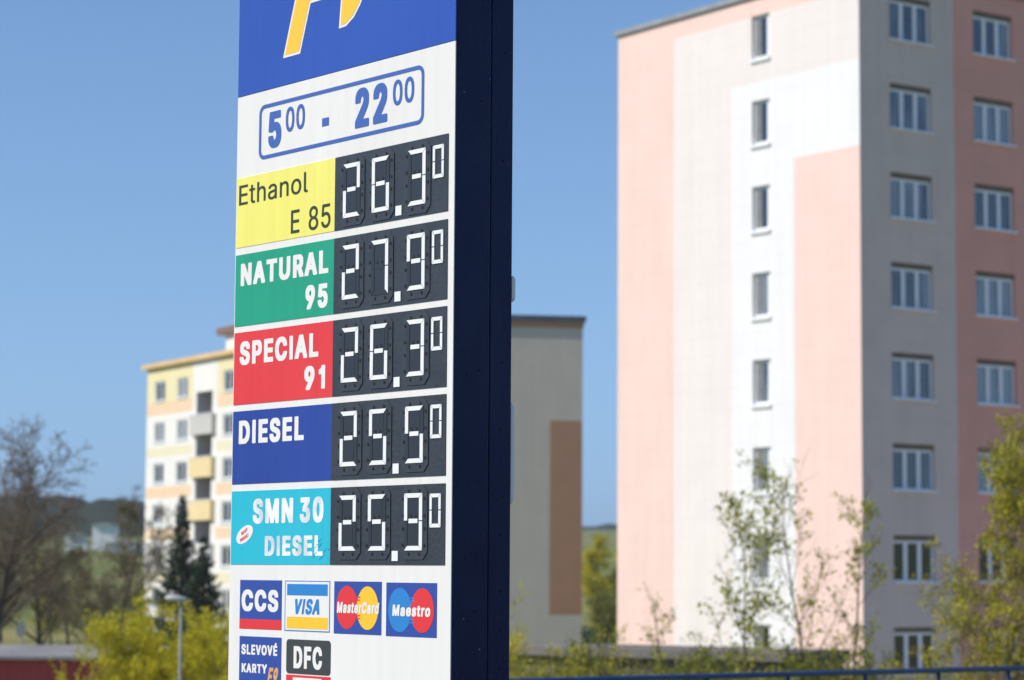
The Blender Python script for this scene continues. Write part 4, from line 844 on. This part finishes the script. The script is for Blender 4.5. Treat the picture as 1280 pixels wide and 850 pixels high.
for (hx, hz) in [(-0.012, 0.022), (-0.012, 0.090), (-0.012, 0.145), (-0.012, 0.214), (DW + 0.012, 0.020), (DW + 0.012, 0.090), (DW + 0.012, 0.143), (DW + 0.012, 0.214),
                 (0.028, -0.015), (0.100, -0.015), (0.028, DH + 0.009), (0.100, DH + 0.009), (0.044, 0.141), (0.078, 0.141)]:
    mod.prism(ellipse(hx, hz, 0.0064, 0.0072, 10), -0.0058, -0.0036, 1)
mod_me = mod.mesh('digit_module', [m_plate, m_hole, m_flap])
SP = seg_polys(DW, DH, 0.0215, 0.0185)
SPs = seg_polys(0.075, 0.139, 0.0150, 0.0155, False)
def digit_mesh(ch, small=False):
    b = MB(); P = SPs if small else SP
    on = SEG[ch]
    for k, q in P.items():
        if k in on: b.prism(q, -0.0075, -0.0037, 0)
        elif not small: b.prism(q, -0.0055, -0.0037, 1)
    return b.mesh('digit', [m_seg, m_flap])
dm = {c: digit_mesh(c) for c in '235679'}
d0 = digit_mesh('0', True)
ROWS = [(1.812, 1.487, '263', m_yel, 'yellow'), (1.453, 1.120, '279', m_grn, 'green'), (1.091, 0.757, '263', m_red, 'red'),
        (0.727, 0.392, '255', m_dbl, 'blue'), (0.360, 0.026, '259', m_cya, 'cyan')]
rng = random.Random(4)
fp = []
for i, (zt_, zb_, num, mm, nm) in enumerate(ROWS):
    b = MB(); b.box(-1.642, -0.8535, -0.0075, -0.0052, zt(zb_), zt(zt_)); f = b.build('fuel_panel', mm, tot)
    f['label'] = nm + ' fuel name panel'
    fp.append(f)
    b = MB(); b.box(-0.852, -0.042, -0.0085, -0.0052, zt(zb_), zt(zt_)); pd = b.build('price_display', m_black, tot)
    zb = zt(zt_ - 0.041 - DH + (0.0 if i != 4 else 0.004))
    for s, ch in ((0.779, num[0]), (0.566, num[1]), (0.310, num[2])):
        tl = rng.uniform(-0.006, 0.006)
        mo = link('digit_module', mod_me, pd, (-s, -0.0088, zb)); mo.rotation_euler = (0, tl, 0)
        o = link('digit', dm[ch], pd, (-s, -0.0088, zb)); o.rotation_euler = (0, tl, 0)
    link('digit', d0, pd, (-0.141, -0.0055, zt(zt_ - 0.041 - 0.139)))
    b = MB(); b.box(-0.399, -0.357, -0.0125, -0.0087, zt(zb_ + 0.0165), zt(zb_ + 0.0585)); b.build('decimal_point', m_seg, pd)
Y2 = -0.0084
text('fuel_lettering', 'Ethanol', -1.622, -1.062, zt(1.685), zt(1.778), Y2, m_olive, fp[0], 'M')
text('fuel_lettering', 'E', -1.192, -1.124, zt(1.509), zt(1.615), Y2, m_olive, fp[0], 'M')
text('fuel_lettering', '85', -1.052, -0.883, zt(1.509), zt(1.615), Y2, m_olive, fp[0], 'M')
text('fuel_lettering', 'NATURAL', -1.596, -0.894, zt(1.306), zt(1.410), Y2, m_ltr, fp[1], 'B')
text('fuel_lettering', '95', -1.068, -0.896, zt(1.155), zt(1.262), Y2, m_ltr, fp[1], 'B')
text('fuel_lettering', 'SPECIAL', -1.593, -0.962, zt(0.940), zt(1.047), Y2, m_ltr, fp[2], 'B')
text('fuel_lettering', '91', -1.068, -0.908, zt(0.796), zt(0.901), Y2, m_ltr, fp[2], 'B')
text('fuel_lettering', 'DIESEL', -1.590, -1.066, zt(0.576), zt(0.683), Y2, m_ltr, fp[3], 'B')
text('fuel_lettering', 'SMN 30', -1.463, -0.906, zt(0.211), zt(0.322), Y2, m_worn, fp[4], 'B')
text('fuel_lettering', 'DIESEL', -1.362, -0.908, zt(0.065), zt(0.154), Y2, m_worn, fp[4], 'B')
ov = flat('new_product_badge', [ellipse(-1.528, zt(0.162), 0.072, 0.036, 30, radians(22))], Y2, m_ltr, fp[4])
text('badge_lettering', 'NOVÝ', -1.556, -1.504, zt(0.166), zt(0.182), Y2 - 0.0008, m_sred, ov, 'B', 0, radians(22)).parent = ov
text('badge_lettering', 'PRODUKT', -1.566, -1.492, zt(0.140), zt(0.155), Y2 - 0.0008, m_sred, ov, 'B', 0, radians(22)).parent = ov
# lifted foil creases at the corner of the cyan panel
rng = random.Random(8)
for k in range(9):
    x = -0.895 - 0.0 + rng.uniform(-0.09, 0.035); z = zt(0.035 + rng.uniform(0, 0.09)); a = rng.uniform(0.3, 1.2); l = rng.uniform(0.02, 0.055)
    MB().tube([(x, -0.0072, z), (x + l * 0.5 * cos(a), -0.0088, z + l * 0.5 * sin(a)), (x + l * cos(a), -0.0072, z + l * sin(a))], 0.0012, 5).build('foil_crease', m_cya, fp[4], True)

# card stickers
def sticker(s0, s1, z0, z1, m, label, r=0.0):
    poly = rrect(-s0, -s1, zt(z0), zt(z1), r) if r else [(-s0, zt(z0)), (-s1, zt(z0)), (-s1, zt(z1)), (-s0, zt(z1))]
    o = MB().prism(poly, -0.0066, -0.0052).build('card_sticker', m, tot)
    o['label'] = label
    return o
def band(name, s0, s1, z0, z1, m, par, y=-0.0074):
    return flat(name, [[(-s0, zt(z0)), (-s1, zt(z0)), (-s1, zt(z1)), (-s0, zt(z1))]], y, m, par)
m_stb = mat('sticker_blue', C(50, 80, 168, .85), 0.35)
c1 = sticker(1.561, 1.223, -0.264, -0.044, m_stb, 'blue sticker with white letters and red foot band')
band('red_band', 1.561, 1.223, -0.2635, -0.220, m_sred, c1)
text('sticker_lettering', 'CCS', -1.545, -1.248, zt(-0.184), zt(-0.088), -0.0075, m_ltr, c1, 'B')
c2 = sticker(1.197, 0.851, -0.266, -0.0435, m_ltr, 'white sticker with blue and yellow bands')
flat('sticker_border', [[(-1.1965, zt(-0.2655)), (-0.8515, zt(-0.2655)), (-0.8515, zt(-0.044)), (-1.1965, zt(-0.044))],
                        [(-1.1925, zt(-0.2615)), (-0.8555, zt(-0.2615)), (-0.8555, zt(-0.048)), (-1.1925, zt(-0.048))]], -0.0074, m_sky, c2)
band('blue_band', 1.180, 0.868, -0.109, -0.059, m_sky, c2); band('yellow_band', 1.179, 0.866, -0.254, -0.203, m_syel, c2)
text('sticker_lettering', 'VISA', -1.130, -0.930, zt(-0.191), zt(-0.124), -0.0075, m_sky, c2, 'B', 0.22)
def teeth(par, s0, s1, zs, h, m, y):
    for z in zs: band('overlap_bar', s0, s1, z - h / 2, z + h / 2, m, par, y)
c3 = sticker(0.820, 0.475, -0.269, -0.045, m_stb, 'blue sticker with overlapping red and yellow discs')
flat('red_disc', [ellipse(-0.723, zt(-0.156), 0.078, 0.092)], -0.0074, m_sred, c3)
flat('yellow_disc', [ellipse(-0.573, zt(-0.157), 0.078, 0.092)], -0.0078, m_syel, c3)
teeth(c3, 0.668, 0.625, [-0.112, -0.124, -0.190, -0.202], 0.0055, m_sred, -0.0082)
text('sticker_lettering', 'MasterCard', -0.796, -0.493, zt(-0.180), zt(-0.133), -0.0087, m_ltr, c3, 'B', 0.12)
c4 = sticker(0.4415, 0.0935, -0.271, -0.0475, m_stb, 'blue sticker with overlapping azure and red discs')
flat('azure_disc', [ellipse(-0.345, zt(-0.161), 0.081, 0.092)], -0.0074, m_sky, c4)
flat('red_disc', [ellipse(-0.190, zt(-0.161), 0.080, 0.092)], -0.0078, m_sred, c4)
teeth(c4, 0.288, 0.245, [-0.112, -0.124, -0.200, -0.212], 0.0055, m_sky, -0.0082)
text('sticker_lettering', 'Maestro', -0.396, -0.136, zt(-0.186), zt(-0.139), -0.0087, m_ltr, c4, 'B', 0.10)
c5 = sticker(1.558, 1.220, -0.56, -0.2975, m_stb, 'blue sticker with two white words')
text('sticker_lettering', 'SLEVOVÉ', -1.540, -1.250, zt(-0.379), zt(-0.334), -0.0075, m_ltr, c5, 'B')
text('sticker_lettering', 'KARTY', -1.536, -1.330, zt(-0.460), zt(-0.4195), -0.0075, m_ltr, c5, 'B')
text('brand_mark', 'F9', -1.330, -1.255, zt(-0.510), zt(-0.432), -0.0076, m_gold2, c5, 'B', 0.25)
c6 = sticker(1.180, 0.841, -0.452, -0.302, m_anth, 'anthracite sticker with white letters', 0.018)
text('sticker_lettering', 'DFC', -1.121, -0.904, zt(-0.428), zt(-0.331), -0.0075, m_ltr, c6, 'B')
c7 = sticker(1.179, 0.840, -0.60, -0.4575, m_sred, 'red sticker under the anthracite one')
band('white_band', 1.125, 0.905, -0.50, -0.468, m_ltr, c7)

# ------------------------------------------------------------------ plants
def grow(rng, out, leaves, p, d, L, r, lvl, P):
    """recursive limbs: out gets (points, radii, level); leaves gets twig points with directions"""
    n = P['seg'][lvl]
    pts = [p.copy()]; rad = [r]
    dirs = []
    cur = d.normalized()
    tip = r * P['taper'][lvl]
    for i in range(n):
        w = P['wander'][lvl]
        cur = (cur + Vector((rng.gauss(0, w), rng.gauss(0, w), rng.gauss(0, w))) + Vector((0, 0, P['up'][lvl]))).normalized()
        p = p + cur * (L / n)
        pts.append(p.copy()); dirs.append(cur.copy())
        rad.append(r + (tip - r) * (i + 1) / n)
    out.append((pts, rad, lvl))
    if lvl >= P['leaf_from']:
        for i in range(1, n + 1): leaves.append((pts[i], dirs[i - 1], lvl))
    if lvl + 1 >= P['levels']: return
    k = P['kids'][lvl]
    k = max(1, int(k + rng.uniform(-0.3, 0.3) * k))
    a0 = rng.uniform(0, 2 * pi)
    for c in range(k):
        t = P['start'][lvl] + (1 - P['start'][lvl]) * (c + rng.random()) / k
        f = t * n; i = min(int(f), n - 1); q = pts[i].lerp(pts[i + 1], f - i)
        dd = dirs[i]
        s = dd.orthogonal().normalized(); u = dd.cross(s)
        a = a0 + c * 2.4 + rng.uniform(-0.5, 0.5)
        ang = radians(rng.uniform(*P['angle'][lvl]))
        nd = dd * cos(ang) + (s * cos(a) + u * sin(a)) * sin(ang)
        nl = L * P['len'][lvl] * rng.uniform(0.65, 1.15) * (1 - 0.45 * (t if lvl == 0 else t * 0.6))
        rr = (r + (tip - r) * t) * P['rad'][lvl]
        grow(rng, out, leaves, q, nd, nl, max(rr, P['rmin']), lvl + 1, P)

def limb_mesh(name, branches, m, sides=(8, 6, 4, 3, 3)):
    b = MB()
    for pts, rad, lvl in branches: b.tube(pts, rad, sides[min(lvl, 4)], cap=False)
    return b.mesh(name, m, True)

def leaf_mesh(name, pos, size, m, seed, aspect=0.62, droop=0.0, dirs=None):
    """many small pointed leaf faces, each bent along its midrib"""
    r = np.random.default_rng(seed)
    pos = np.asarray(pos, float); n = len(pos)
    if dirs is None:
        u = r.normal(size=(n, 3))
    else:
        u = np.asarray(dirs, float) + r.normal(scale=0.55, size=(n, 3))
    u[:, 2] -= droop
    u /= np.linalg.norm(u, axis=1)[:, None] + 1e-9
    w = r.normal(size=(n, 3)); w -= (w * u).sum(1)[:, None] * u
    w /= np.linalg.norm(w, axis=1)[:, None] + 1e-9
    nn = np.cross(u, w)
    s = (np.asarray(size) * r.uniform(0.6, 1.35, n))[:, None]
    v = np.empty((n, 4, 3))
    v[:, 0] = pos
    v[:, 1] = pos + u * s * 0.5 + w * s * aspect * 0.5 + nn * s * 0.10
    v[:, 2] = pos + u * s
    v[:, 3] = pos + u * s * 0.5 - w * s * aspect * 0.5 + nn * s * 0.10
    me = bpy.data.meshes.new(name)
    me.vertices.add(n * 4); me.vertices.foreach_set('co', v.reshape(-1))
    me.loops.add(n * 4); me.loops.foreach_set('vertex_index', np.arange(n * 4, dtype=np.int32))
    me.polygons.add(n); me.polygons.foreach_set('loop_start', np.arange(0, n * 4, 4, dtype=np.int32))
    me.polygons.foreach_set('loop_total', np.full(n, 4, dtype=np.int32))
    me.materials.append(m); me.update(calc_edges=True)
    return me

def scatter(leaves, per, spread, seed, keep=1.0, clump=0.0):
    r = random.Random(seed); P = []; D = []
    for p, d, l in leaves:
        if clump and noise.noise(p * 1.3 + Vector((seed, 0, 0))) < clump - 0.5: continue
        if r.random() > keep: continue
        for _ in range(per):
            P.append((p.x + r.gauss(0, spread), p.y + r.gauss(0, spread), p.z + r.gauss(0, spread))); D.append(tuple(d))
    return P, D

m_bark = mat('brown_bark', (0.085, 0.065, 0.048), 0.95, (0.045, 0.036, 0.028), 6, 0.5, 20)
m_barkg = mat('grey_bark', (0.075, 0.060, 0.045), 0.95, (0.045, 0.037, 0.028), 5, 0.5, 20)
m_twig = mat('grey_twigs', (0.22, 0.165, 0.115), 0.95, (0.15, 0.115, 0.08), 2)
m_twigr = mat('reddish_twigs', (0.14, 0.085, 0.060), 0.9, (0.10, 0.07, 0.045), 4)
m_birchbark = mat('birch_bark', (0.26, 0.22, 0.18), 0.9, (0.10, 0.075, 0.06), 4, 0.3, 20, stretch=(1, 1, 3))
m_leaf = leaf_mat('fresh_leaves', (0.28, 0.29, 0.022), (0.56, 0.54, 0.055), 0.45)
m_leaf_y = leaf_mat('yellow_green_leaves', (0.44, 0.40, 0.016), (0.76, 0.68, 0.045), 0.45)
m_leaf_b = leaf_mat('birch_leaves', (0.34, 0.33, 0.022), (0.62, 0.57, 0.055), 0.45)
m_catkin = leaf_mat('birch_catkins', (0.13, 0.085, 0.022), (0.24, 0.17, 0.05), 0.15)
m_leaf_d = leaf_mat('hedge_leaves', (0.14, 0.15, 0.025), (0.36, 0.36, 0.07), 0.4)
m_needle = leaf_mat('spruce_needles', (0.022, 0.045, 0.022), (0.070, 0.105, 0.055), 0.08)
m_bud = leaf_mat('buds', (0.13, 0.11, 0.03), (0.20, 0.18, 0.05), 0.2)

def gz(x, y): return ground_h(x, y)

# birch at the right edge
def make_birch(seed, H, label, x, y, group=None):
    rng = random.Random(seed); br = []; lv = []
    P = dict(levels=4, seg=(9, 7, 6, 5), wander=(0.05, 0.10, 0.14, 0.16), up=(0.02, -0.02, -0.10, -0.22), taper=(0.12, 0.25, 0.4, 0.5), kids=(34, 10, 6),
             start=(0.12, 0.25, 0.15), angle=((35, 62), (25, 60), (20, 60)), len=(0.36, 0.52, 0.65), rad=(0.42, 0.45, 0.5), rmin=0.004, leaf_from=2)
    grow(rng, br, lv, Vector((0, 0, 0)), Vector((0.02, 0, 1)), H, 0.085, 0, P)
    t = thing('birch_tree', (x, y, gz(x, y)), 0, label, 'tree', group)
    link('trunk', limb_mesh('trunk', br, m_birchbark), t)
    p1, d1 = scatter(lv, 4, 0.06, seed, 0.75, 0.30)
    cr = link('crown', leaf_mesh('crown', p1, 0.062, m_leaf_b, seed, 0.7, 0.3, d1), t)
    p2, d2 = scatter(lv, 2, 0.05, seed + 1, 0.75)
    link('catkins', leaf_mesh('catkins', p2, 0.075, m_catkin, seed + 2, 0.22, 1.2, d2), t)
    return t
make_birch(3, 6.9, 'yellow green birch with hanging catkins at the right edge of the picture', 9.05, 45.5)
make_birch(9, 5.6, 'lower birch in front of the taller one at the right edge', 10.35, 44.2)

# young trees in new leaf in front of the pink and white block
def make_young(seed, H, label, x, y, dens, lean=(0, 0), kids=11, spread=0.34, r0=0.045, name='young_tree', ml=None, lsz=0.075, up=0.10, per=3, clump=0.30, group='young trees in front of the pink block', rz=0):
    rng = random.Random(seed); br = []; lv = []
    P = dict(levels=3, seg=(9, 6, 4), wander=(0.05, 0.08, 0.13), up=(0.03, up, 0.08), taper=(0.12, 0.25, 0.4), kids=(kids, 8), start=(0.2, 0.2),
             angle=((25, 48), (25, 55)), len=(spread, 0.42), rad=(0.5, 0.5), rmin=0.005, leaf_from=1)
    grow(rng, br, lv, Vector((0, 0, 0)), Vector((lean[0], lean[1], 1)), H, r0, 0, P)
    t = thing(name, (x, y, gz(x, y)), rz, label, 'tree', group)
    link('trunk', limb_mesh('trunk', br, m_twigr), t)
    p1, d1 = scatter(lv, per, 0.06, seed, dens, clump)
    link('crown', leaf_mesh('crown', p1, lsz, ml or m_leaf, seed, 0.75, 0.0, d1), t)
    return t
make_young(21, 5.8, 'young tree with the densest fresh green leaves, left of the bare reddish stem', 4.75, 50.0, 0.9, (0.0, 0), 22, 0.38, clump=0.26, per=4, lsz=0.085)
make_young(22, 6.5, 'thin young tree with a straight reddish stem and few leaves before the white wall', 5.95, 50.5, 0.6, (0.0, 0), 22, 0.36, per=4)
make_young(25, 6.4, 'slim young tree with sparse leaves along the corner of the pink wall', 7.05, 50.0, 0.7, (0.02, 0), 18, 0.20, per=4)
make_young(29, 4.2, 'low thin young tree with tiny leaves, leftmost before the white end wall', 3.55, 50.8, 0.5, (-0.05, 0), 12, 0.3)

# hedge of budding shrubs
def make_shrub(seed, H, W, ml, dens, per, lsz=0.07, stems=9, mt=None):
    rng = random.Random(seed); br = []; lv = []
    P = dict(levels=3, seg=(6, 4, 3), wander=(0.10, 0.14, 0.18), up=(0.08, 0.04, 0.02), taper=(0.25, 0.35, 0.5), kids=(12, 6), start=(0.08, 0.12),
             angle=((25, 60), (25, 65)), len=(0.40, 0.5), rad=(0.55, 0.5), rmin=0.004, leaf_from=1)
    for k in range(stems):
        a = rng.uniform(0, 2 * pi); q = rng.uniform(0, 0.35) * W
        grow(rng, br, lv, Vector((q * cos(a), q * sin(a), -0.05)), Vector((cos(a) * 0.55 * W / H, sin(a) * 0.55 * W / H, 1)), H * rng.uniform(0.7, 1.0), 0.022, 0, P)
    p, d = scatter(lv, per, 0.07, seed, dens, 0.28)
    return limb_mesh('stems', br, mt or m_twig, (5, 3, 3, 3)), leaf_mesh('foliage', p, lsz, ml, seed, 0.7, 0.0, d)
def put_shrub(name, ms, x, y, rz, sc, label, group, cat='shrub'):
    t = thing(name, (x, y, gz(x, y)), rz, label, cat, group)
    t.scale = (sc[0], sc[0], sc[1])
    link('stems', ms[0], t); link('foliage', ms[1], t)
    return t
hedgeA = make_shrub(41, 2.5, 1.1, m_leaf_d, 0.9, 5, stems=12)
hedgeB = make_shrub(42, 2.5, 1.2, m_leaf, 0.85, 5, stems=12)
hedgeC = make_shrub(43, 2.6, 1.0, m_leaf_d, 0.9, 5, stems=12)
rng = random.Random(77)
hx = [(-0.6, 0), (0.35, 1), (1.2, 0), (2.0, 2), (2.85, 1), (3.7, 0), (4.5, 2), (5.3, 1), (6.1, 2), (6.9, 0)]
for i, (x, k) in enumerate(hx):
    put_shrub('hedge_shrub', (hedgeA, hedgeB, hedgeC)[k], x, 52.6 - 0.1 * x + rng.uniform(-0.4, 0.4), rng.uniform(0, 6), (1.0, rng.uniform(1.08, 1.24)),
              'budding green shrub in the hedge below the young trees', 'hedge shrubs in front of the low garages')
for i, (x, k) in enumerate([(-0.1, 1), (0.95, 2), (1.75, 0), (2.6, 2), (4.0, 1), (4.9, 0), (5.75, 2), (6.6, 1), (7.7, 0), (8.6, 2), (9.6, 1), (10.5, 0)]):
    put_shrub('hedge_shrub', (hedgeA, hedgeB, hedgeC)[k], x, 49.2 + rng.uniform(-0.4, 0.4), rng.uniform(0, 6), (1.05, rng.uniform(0.92, 1.06)),
              'low budding shrub in the front row of the hedge', 'low front row of the hedge')
thin = make_shrub(51, 4.3, 0.9, m_leaf_y, 0.75, 4, 0.07, 6, m_twigr)
put_shrub('tall_shrub', thin, 0.15, 50.5, 0.3, (0.85, 1.0), 'tall thin yellow leaved shrub right against the totem edge', None)
put_shrub('tall_shrub', thin, 1.05, 51.5, 2.1, (0.75, 0.80), 'tall thin yellow leaved shrub before the brown wall stripe', None)

# yellow green bushes at the lower left
fors = [make_shrub(61, 4.6, 2.2, m_leaf_y, 1.0, 9, 0.08, 22, m_twig), make_shrub(62, 4.6, 1.9, m_leaf_y, 1.0, 9, 0.08, 20, m_twig)]
fl = ['bright yellow green bush, largest of the three behind the street lamp', 'bright yellow green bush, leftmost of the three beside the red shed', 'smallest yellow green bush right beside the white sign edge']
for (x, y, k, rz, s, lb) in ((-6.55, 48.2, 0, 0.4, (0.64, 0.86), fl[0]), (-7.35, 47.4, 1, 2.0, (0.45, 0.76), fl[1]), (-5.72, 47.2, 1, 4.0, (0.42, 0.76), fl[2])):
    put_shrub('yellow_bush', fors[k], x, y, rz, s, lb, None, 'bush')

# spruces in front of the banded block
def make_spruce(seed, H, R0):
    rng = random.Random(seed)
    b = MB(); b.tube([(0, 0, 0), (0.03, 0, H * 0.5), (0, 0, H)], [0.13, 0.08, 0.012], 7, cap=False)
    P = []; D = []; Z = []
    nw = int(H * 9)
    for i in range(nw):
        t = (i + rng.random()) / nw
        z = 0.35 + (H - 0.4) * t
        L = R0 * (1 - t) ** 1.15 * rng.uniform(0.65, 1.15) + 0.05
        for k in range(rng.choice([5, 6, 7])):
            a = rng.uniform(0, 2 * pi); l = L * rng.uniform(0.7, 1.1)
            up = 0.10 + 0.55 * t
            pts = []
            for q in range(6):
                f = q / 5
                pts.append(Vector((cos(a) * l * f, sin(a) * l * f, z + l * (up * f - 0.38 * f + 0.30 * f * f))))
            b.tube(pts, [0.014, 0.012, 0.010, 0.008, 0.006, 0.004], 3, cap=False)
            for q in range(int(10 + 26 * l)):
                f = 0.15 + 0.85 * rng.random() ** 0.8; j = min(int(f * 5), 4); pp = pts[j].lerp(pts[j + 1], f * 5 - j)
                sd = rng.choice([-1, 1]); w = rng.uniform(0.3, 1.1)
                Z.append(0.13 + 0.18 * (1 - t)); P.append(tuple(pp)); D.append((cos(a) - sin(a) * sd * w, sin(a) + cos(a) * sd * w, rng.uniform(-0.7, 0.25)))
    for q in range(40): Z.append(0.09); P.append((0, 0, H - rng.random() * 0.7)); D.append((rng.gauss(0, 0.5), rng.gauss(0, 0.5), 1))
    return b.mesh('trunk', m_bark, True), leaf_mesh('crown', P, np.array(Z), m_needle, seed, 0.30, 0.1, D)
for (x, y, H, R0, sd, lb) in ((-12.75, 95, 7.7, 1.85, 5, 'taller dark spruce with a long thin tip before the banded block'), (-11.5, 92, 6.1, 1.7, 6, 'shorter dark spruce next to the white sign edge')):
    t = thing('spruce_tree', (x, y, gz(x, y)), 0, lb, 'tree'); q = make_spruce(sd, H, R0)
    link('trunk', q[0], t); link('crown', q[1], t)

# bare trees on the left
def make_bare(seed, H, lean, kids=(17, 11, 8, 5), bud=0.0, r0=0.19, start=0.30):
    rng = random.Random(seed); br = []; lv = []
    P = dict(levels=5, seg=(9, 7, 6, 5, 3), wander=(0.07, 0.12, 0.15, 0.17, 0.2), up=(0.03, 0.06, 0.04, 0.03, 0.02), taper=(0.14, 0.2, 0.3, 0.4, 0.5), kids=kids,
             start=(start, 0.2, 0.15, 0.15), angle=((28, 58), (25, 60), (25, 60), (25, 60)), len=(0.50, 0.50, 0.52, 0.55), rad=(0.52, 0.5, 0.5, 0.55), rmin=0.010, leaf_from=3)
    grow(rng, br, lv, Vector((0, 0, -0.1)), Vector((lean, 0, 1)), H * 0.82, r0, 0, P)
    tr = limb_mesh('trunk', [q for q in br if q[2] < 2], m_barkg)
    tw = limb_mesh('twigs', [q for q in br if q[2] >= 2], m_twig, (6, 6, 4, 3, 3))
    bd = None
    if bud:
        p, d = scatter(lv, 1, 0.05, seed, bud); bd = leaf_mesh('crown', p, 0.10, m_bud, seed, 0.5, 0, d)
    return tr, tw, bd
def put_bare(ms, x, y, rz, s, label, group=None):
    t = thing('bare_tree', (x, y, gz(x, y)), rz, label, 'tree', group); t.scale = (s, s, s)
    link('trunk', ms[0], t); link('twigs', ms[1], t)
    if ms[2]: link('buds', ms[2], t)
    return t
bareA = make_bare(101, 9.6, 0.16)
bareB = make_bare(102, 8.6, -0.05, (15, 10, 7, 5), 0.25, 0.13)
bareC = make_bare(103, 7.5, 0.05, (16, 10, 7, 4), 0.5, 0.12, 0.12)
put_bare(bareA, -16.9, 80, 0.0, 1.0, 'tall leafless tree with a leaning dark trunk at the left edge')
put_bare(bareB, -15.9, 100, 1.0, 0.97, 'leafless tree with thin crown between the tall bare tree and the banded block')
put_bare(bareB, -18.6, 104, 3.1, 0.72, 'small leafless tree on the meadow, lower than the bare trees beside it')
put_bare(bareA, -25.5, 97, 2.2, 1.0, 'leafless tree cut by the left edge of the picture')
put_bare(bareA, -16.6, 88, 4.4, 0.80, 'leafless tree right behind the tall leaning bare tree')
put_bare(bareB, -14.6, 86, 5.2, 0.62, 'low leafless tree with thin stems close to the red shed')
back = [(-27.0, 126, 0.85), (-22.6, 137, 0.55), (-29.5, 140, 0.9), (-31, 150, 1.0), (-24.0, 150, 0.5)]
for i, (x, y, s) in enumerate(back):
    put_bare(bareC, x, y, i * 1.3, s, 'brown budding tree in the thicket behind the leafless trees', 'thicket of budding trees behind the bare trees')

# round-crowned trees in the gap between the grey block and the pink block, and on the meadow
def make_round(seed, H, W, ml, dens=0.9, per=6, lsz=0.22):
    rng = random.Random(seed); br = []; lv = []
    P = dict(levels=4, seg=(6, 5, 4, 3), wander=(0.06, 0.12, 0.16, 0.2), up=(0.03, 0.03, 0.02, 0), taper=(0.2, 0.3, 0.4, 0.5), kids=(12, 7, 4), start=(0.18, 0.2, 0.15),
             angle=((35, 70), (30, 65), (30, 60)), len=(W, 0.55, 0.55), rad=(0.5, 0.5, 0.5), rmin=0.01, leaf_from=2)
    grow(rng, br, lv, Vector((0, 0, -0.1)), Vector((0, 0, 1)), H, 0.16, 0, P)
    p, d = scatter(lv, per, 0.22, seed, dens, 0.2)
    return limb_mesh('trunk', br, m_barkg, (7, 5, 3, 3, 3)), leaf_mesh('crown', p, lsz, ml, seed, 0.75, 0, d)
rA = make_round(201, 7.0, 0.42, m_leaf_y); rB = make_round(202, 6.0, 0.45, m_leaf_d); rC = make_round(203, 6.5, 0.42, m_leaf)
def put_round(ms, x, y, rz, s, label, group=None):
    t = thing('leafy_tree', (x, y, gz(x, y)), rz, label, 'tree', group); t.scale = (s, s, s)
    link('trunk', ms[0], t); link('crown', ms[1], t)
gap = 'trees in the gap between the two blocks'
put_round(rA, 6.3, 175, 0.5, 0.78, 'yellow green tree in the gap between grey block and pink block')
put_round(rA, 8.9, 182, 2.5, 0.74, 'yellow green tree close behind the left edge of the pink block')
put_round(rB, 6.9, 150, 1.2, 0.62, 'dark green low tree at the foot of the gap between the blocks')
put_round(rB, 5.3, 140, 3.2, 0.55, 'dark green bush at the foot of the grey block')
put_round(rC, 8.2, 160, 3.9, 0.72, 'mid green tree halfway down the gap between the blocks')
put_round(rA, -26.5, 142, 1.1, 0.50, 'yellow green tree on the meadow behind the bare trees')
put_round(rC, -22.8, 150, 0.2, 0.45, 'small green tree on the meadow left of the banded block')
mead = [(rC, -46, 240, 0.5), (rB, -50, 280, 0.55), (rC, -62, 300, 0.6), (rB, -74, 330, 0.7), (rB, -80, 350, 0.7)]
for i, (k, x, y, s) in enumerate(mead):
    put_round(k, x, y, i * 1.7, s, 'dark tree on the rising meadow far behind the bare trees', 'trees dotted over the far meadow')

# street lamp beside the yellow bushes
lx, ly = -5.93, 44.3
lp = thing('street_lamp', (lx, ly, gz(lx, ly)), 0, 'slim grey street lamp with pale head in front of the yellow bushes', 'street lamp')
m_galv = mat('galvanised_steel', (0.27, 0.28, 0.28), 0.6, (0.20, 0.21, 0.21), 5)
zl = EYE - 0.58 - gz(lx, ly)
MB().tube([(0, 0, -0.2), (0, 0, 1.0), (0, 0, 1.01), (0, 0, zl)], [0.05, 0.05, 0.033, 0.028], 10).build('pole', m_galv, lp, True)
MB().tube([(0, 0, zl - 0.02), (-0.03, 0, zl + 0.05), (-0.10, 0, zl + 0.06)], 0.022, 8).build('arm', m_galv, lp, True)
h = MB(); h.tube([(0.12, 0, zl + 0.02), (0.08, 0, zl + 0.045), (-0.10, 0, zl + 0.065), (-0.24, 0, zl + 0.075), (-0.29, 0, zl + 0.07)], [0.02, 0.045, 0.062, 0.055, 0.02], 10)
hd_ = h.build('lamp_head', mat('pale_lamp_housing', (0.48, 0.49, 0.49), 0.5), lp, True); hd_.scale = (1, 1.5, 1)
# white board standing on the grass under the bare tree
wx, wy = -16.3, 82.0
wb = thing('notice_board', (wx, wy, gz(wx, wy)), 0.3, 'small white board on a post on the grass below the bare tree', 'sign')
zw = EYE + (711 - 786) / 3055 * wy - gz(wx, wy)
MB().tube([(0, 0.03, -0.2), (0, 0.03, zw + 0.1)], 0.03, 8).build('post', m_galv, wb, True)
MB().prism(ellipse(0, zw, 0.17, 0.27, 20), -0.02, 0.0).build('board', m_lgrey, wb)
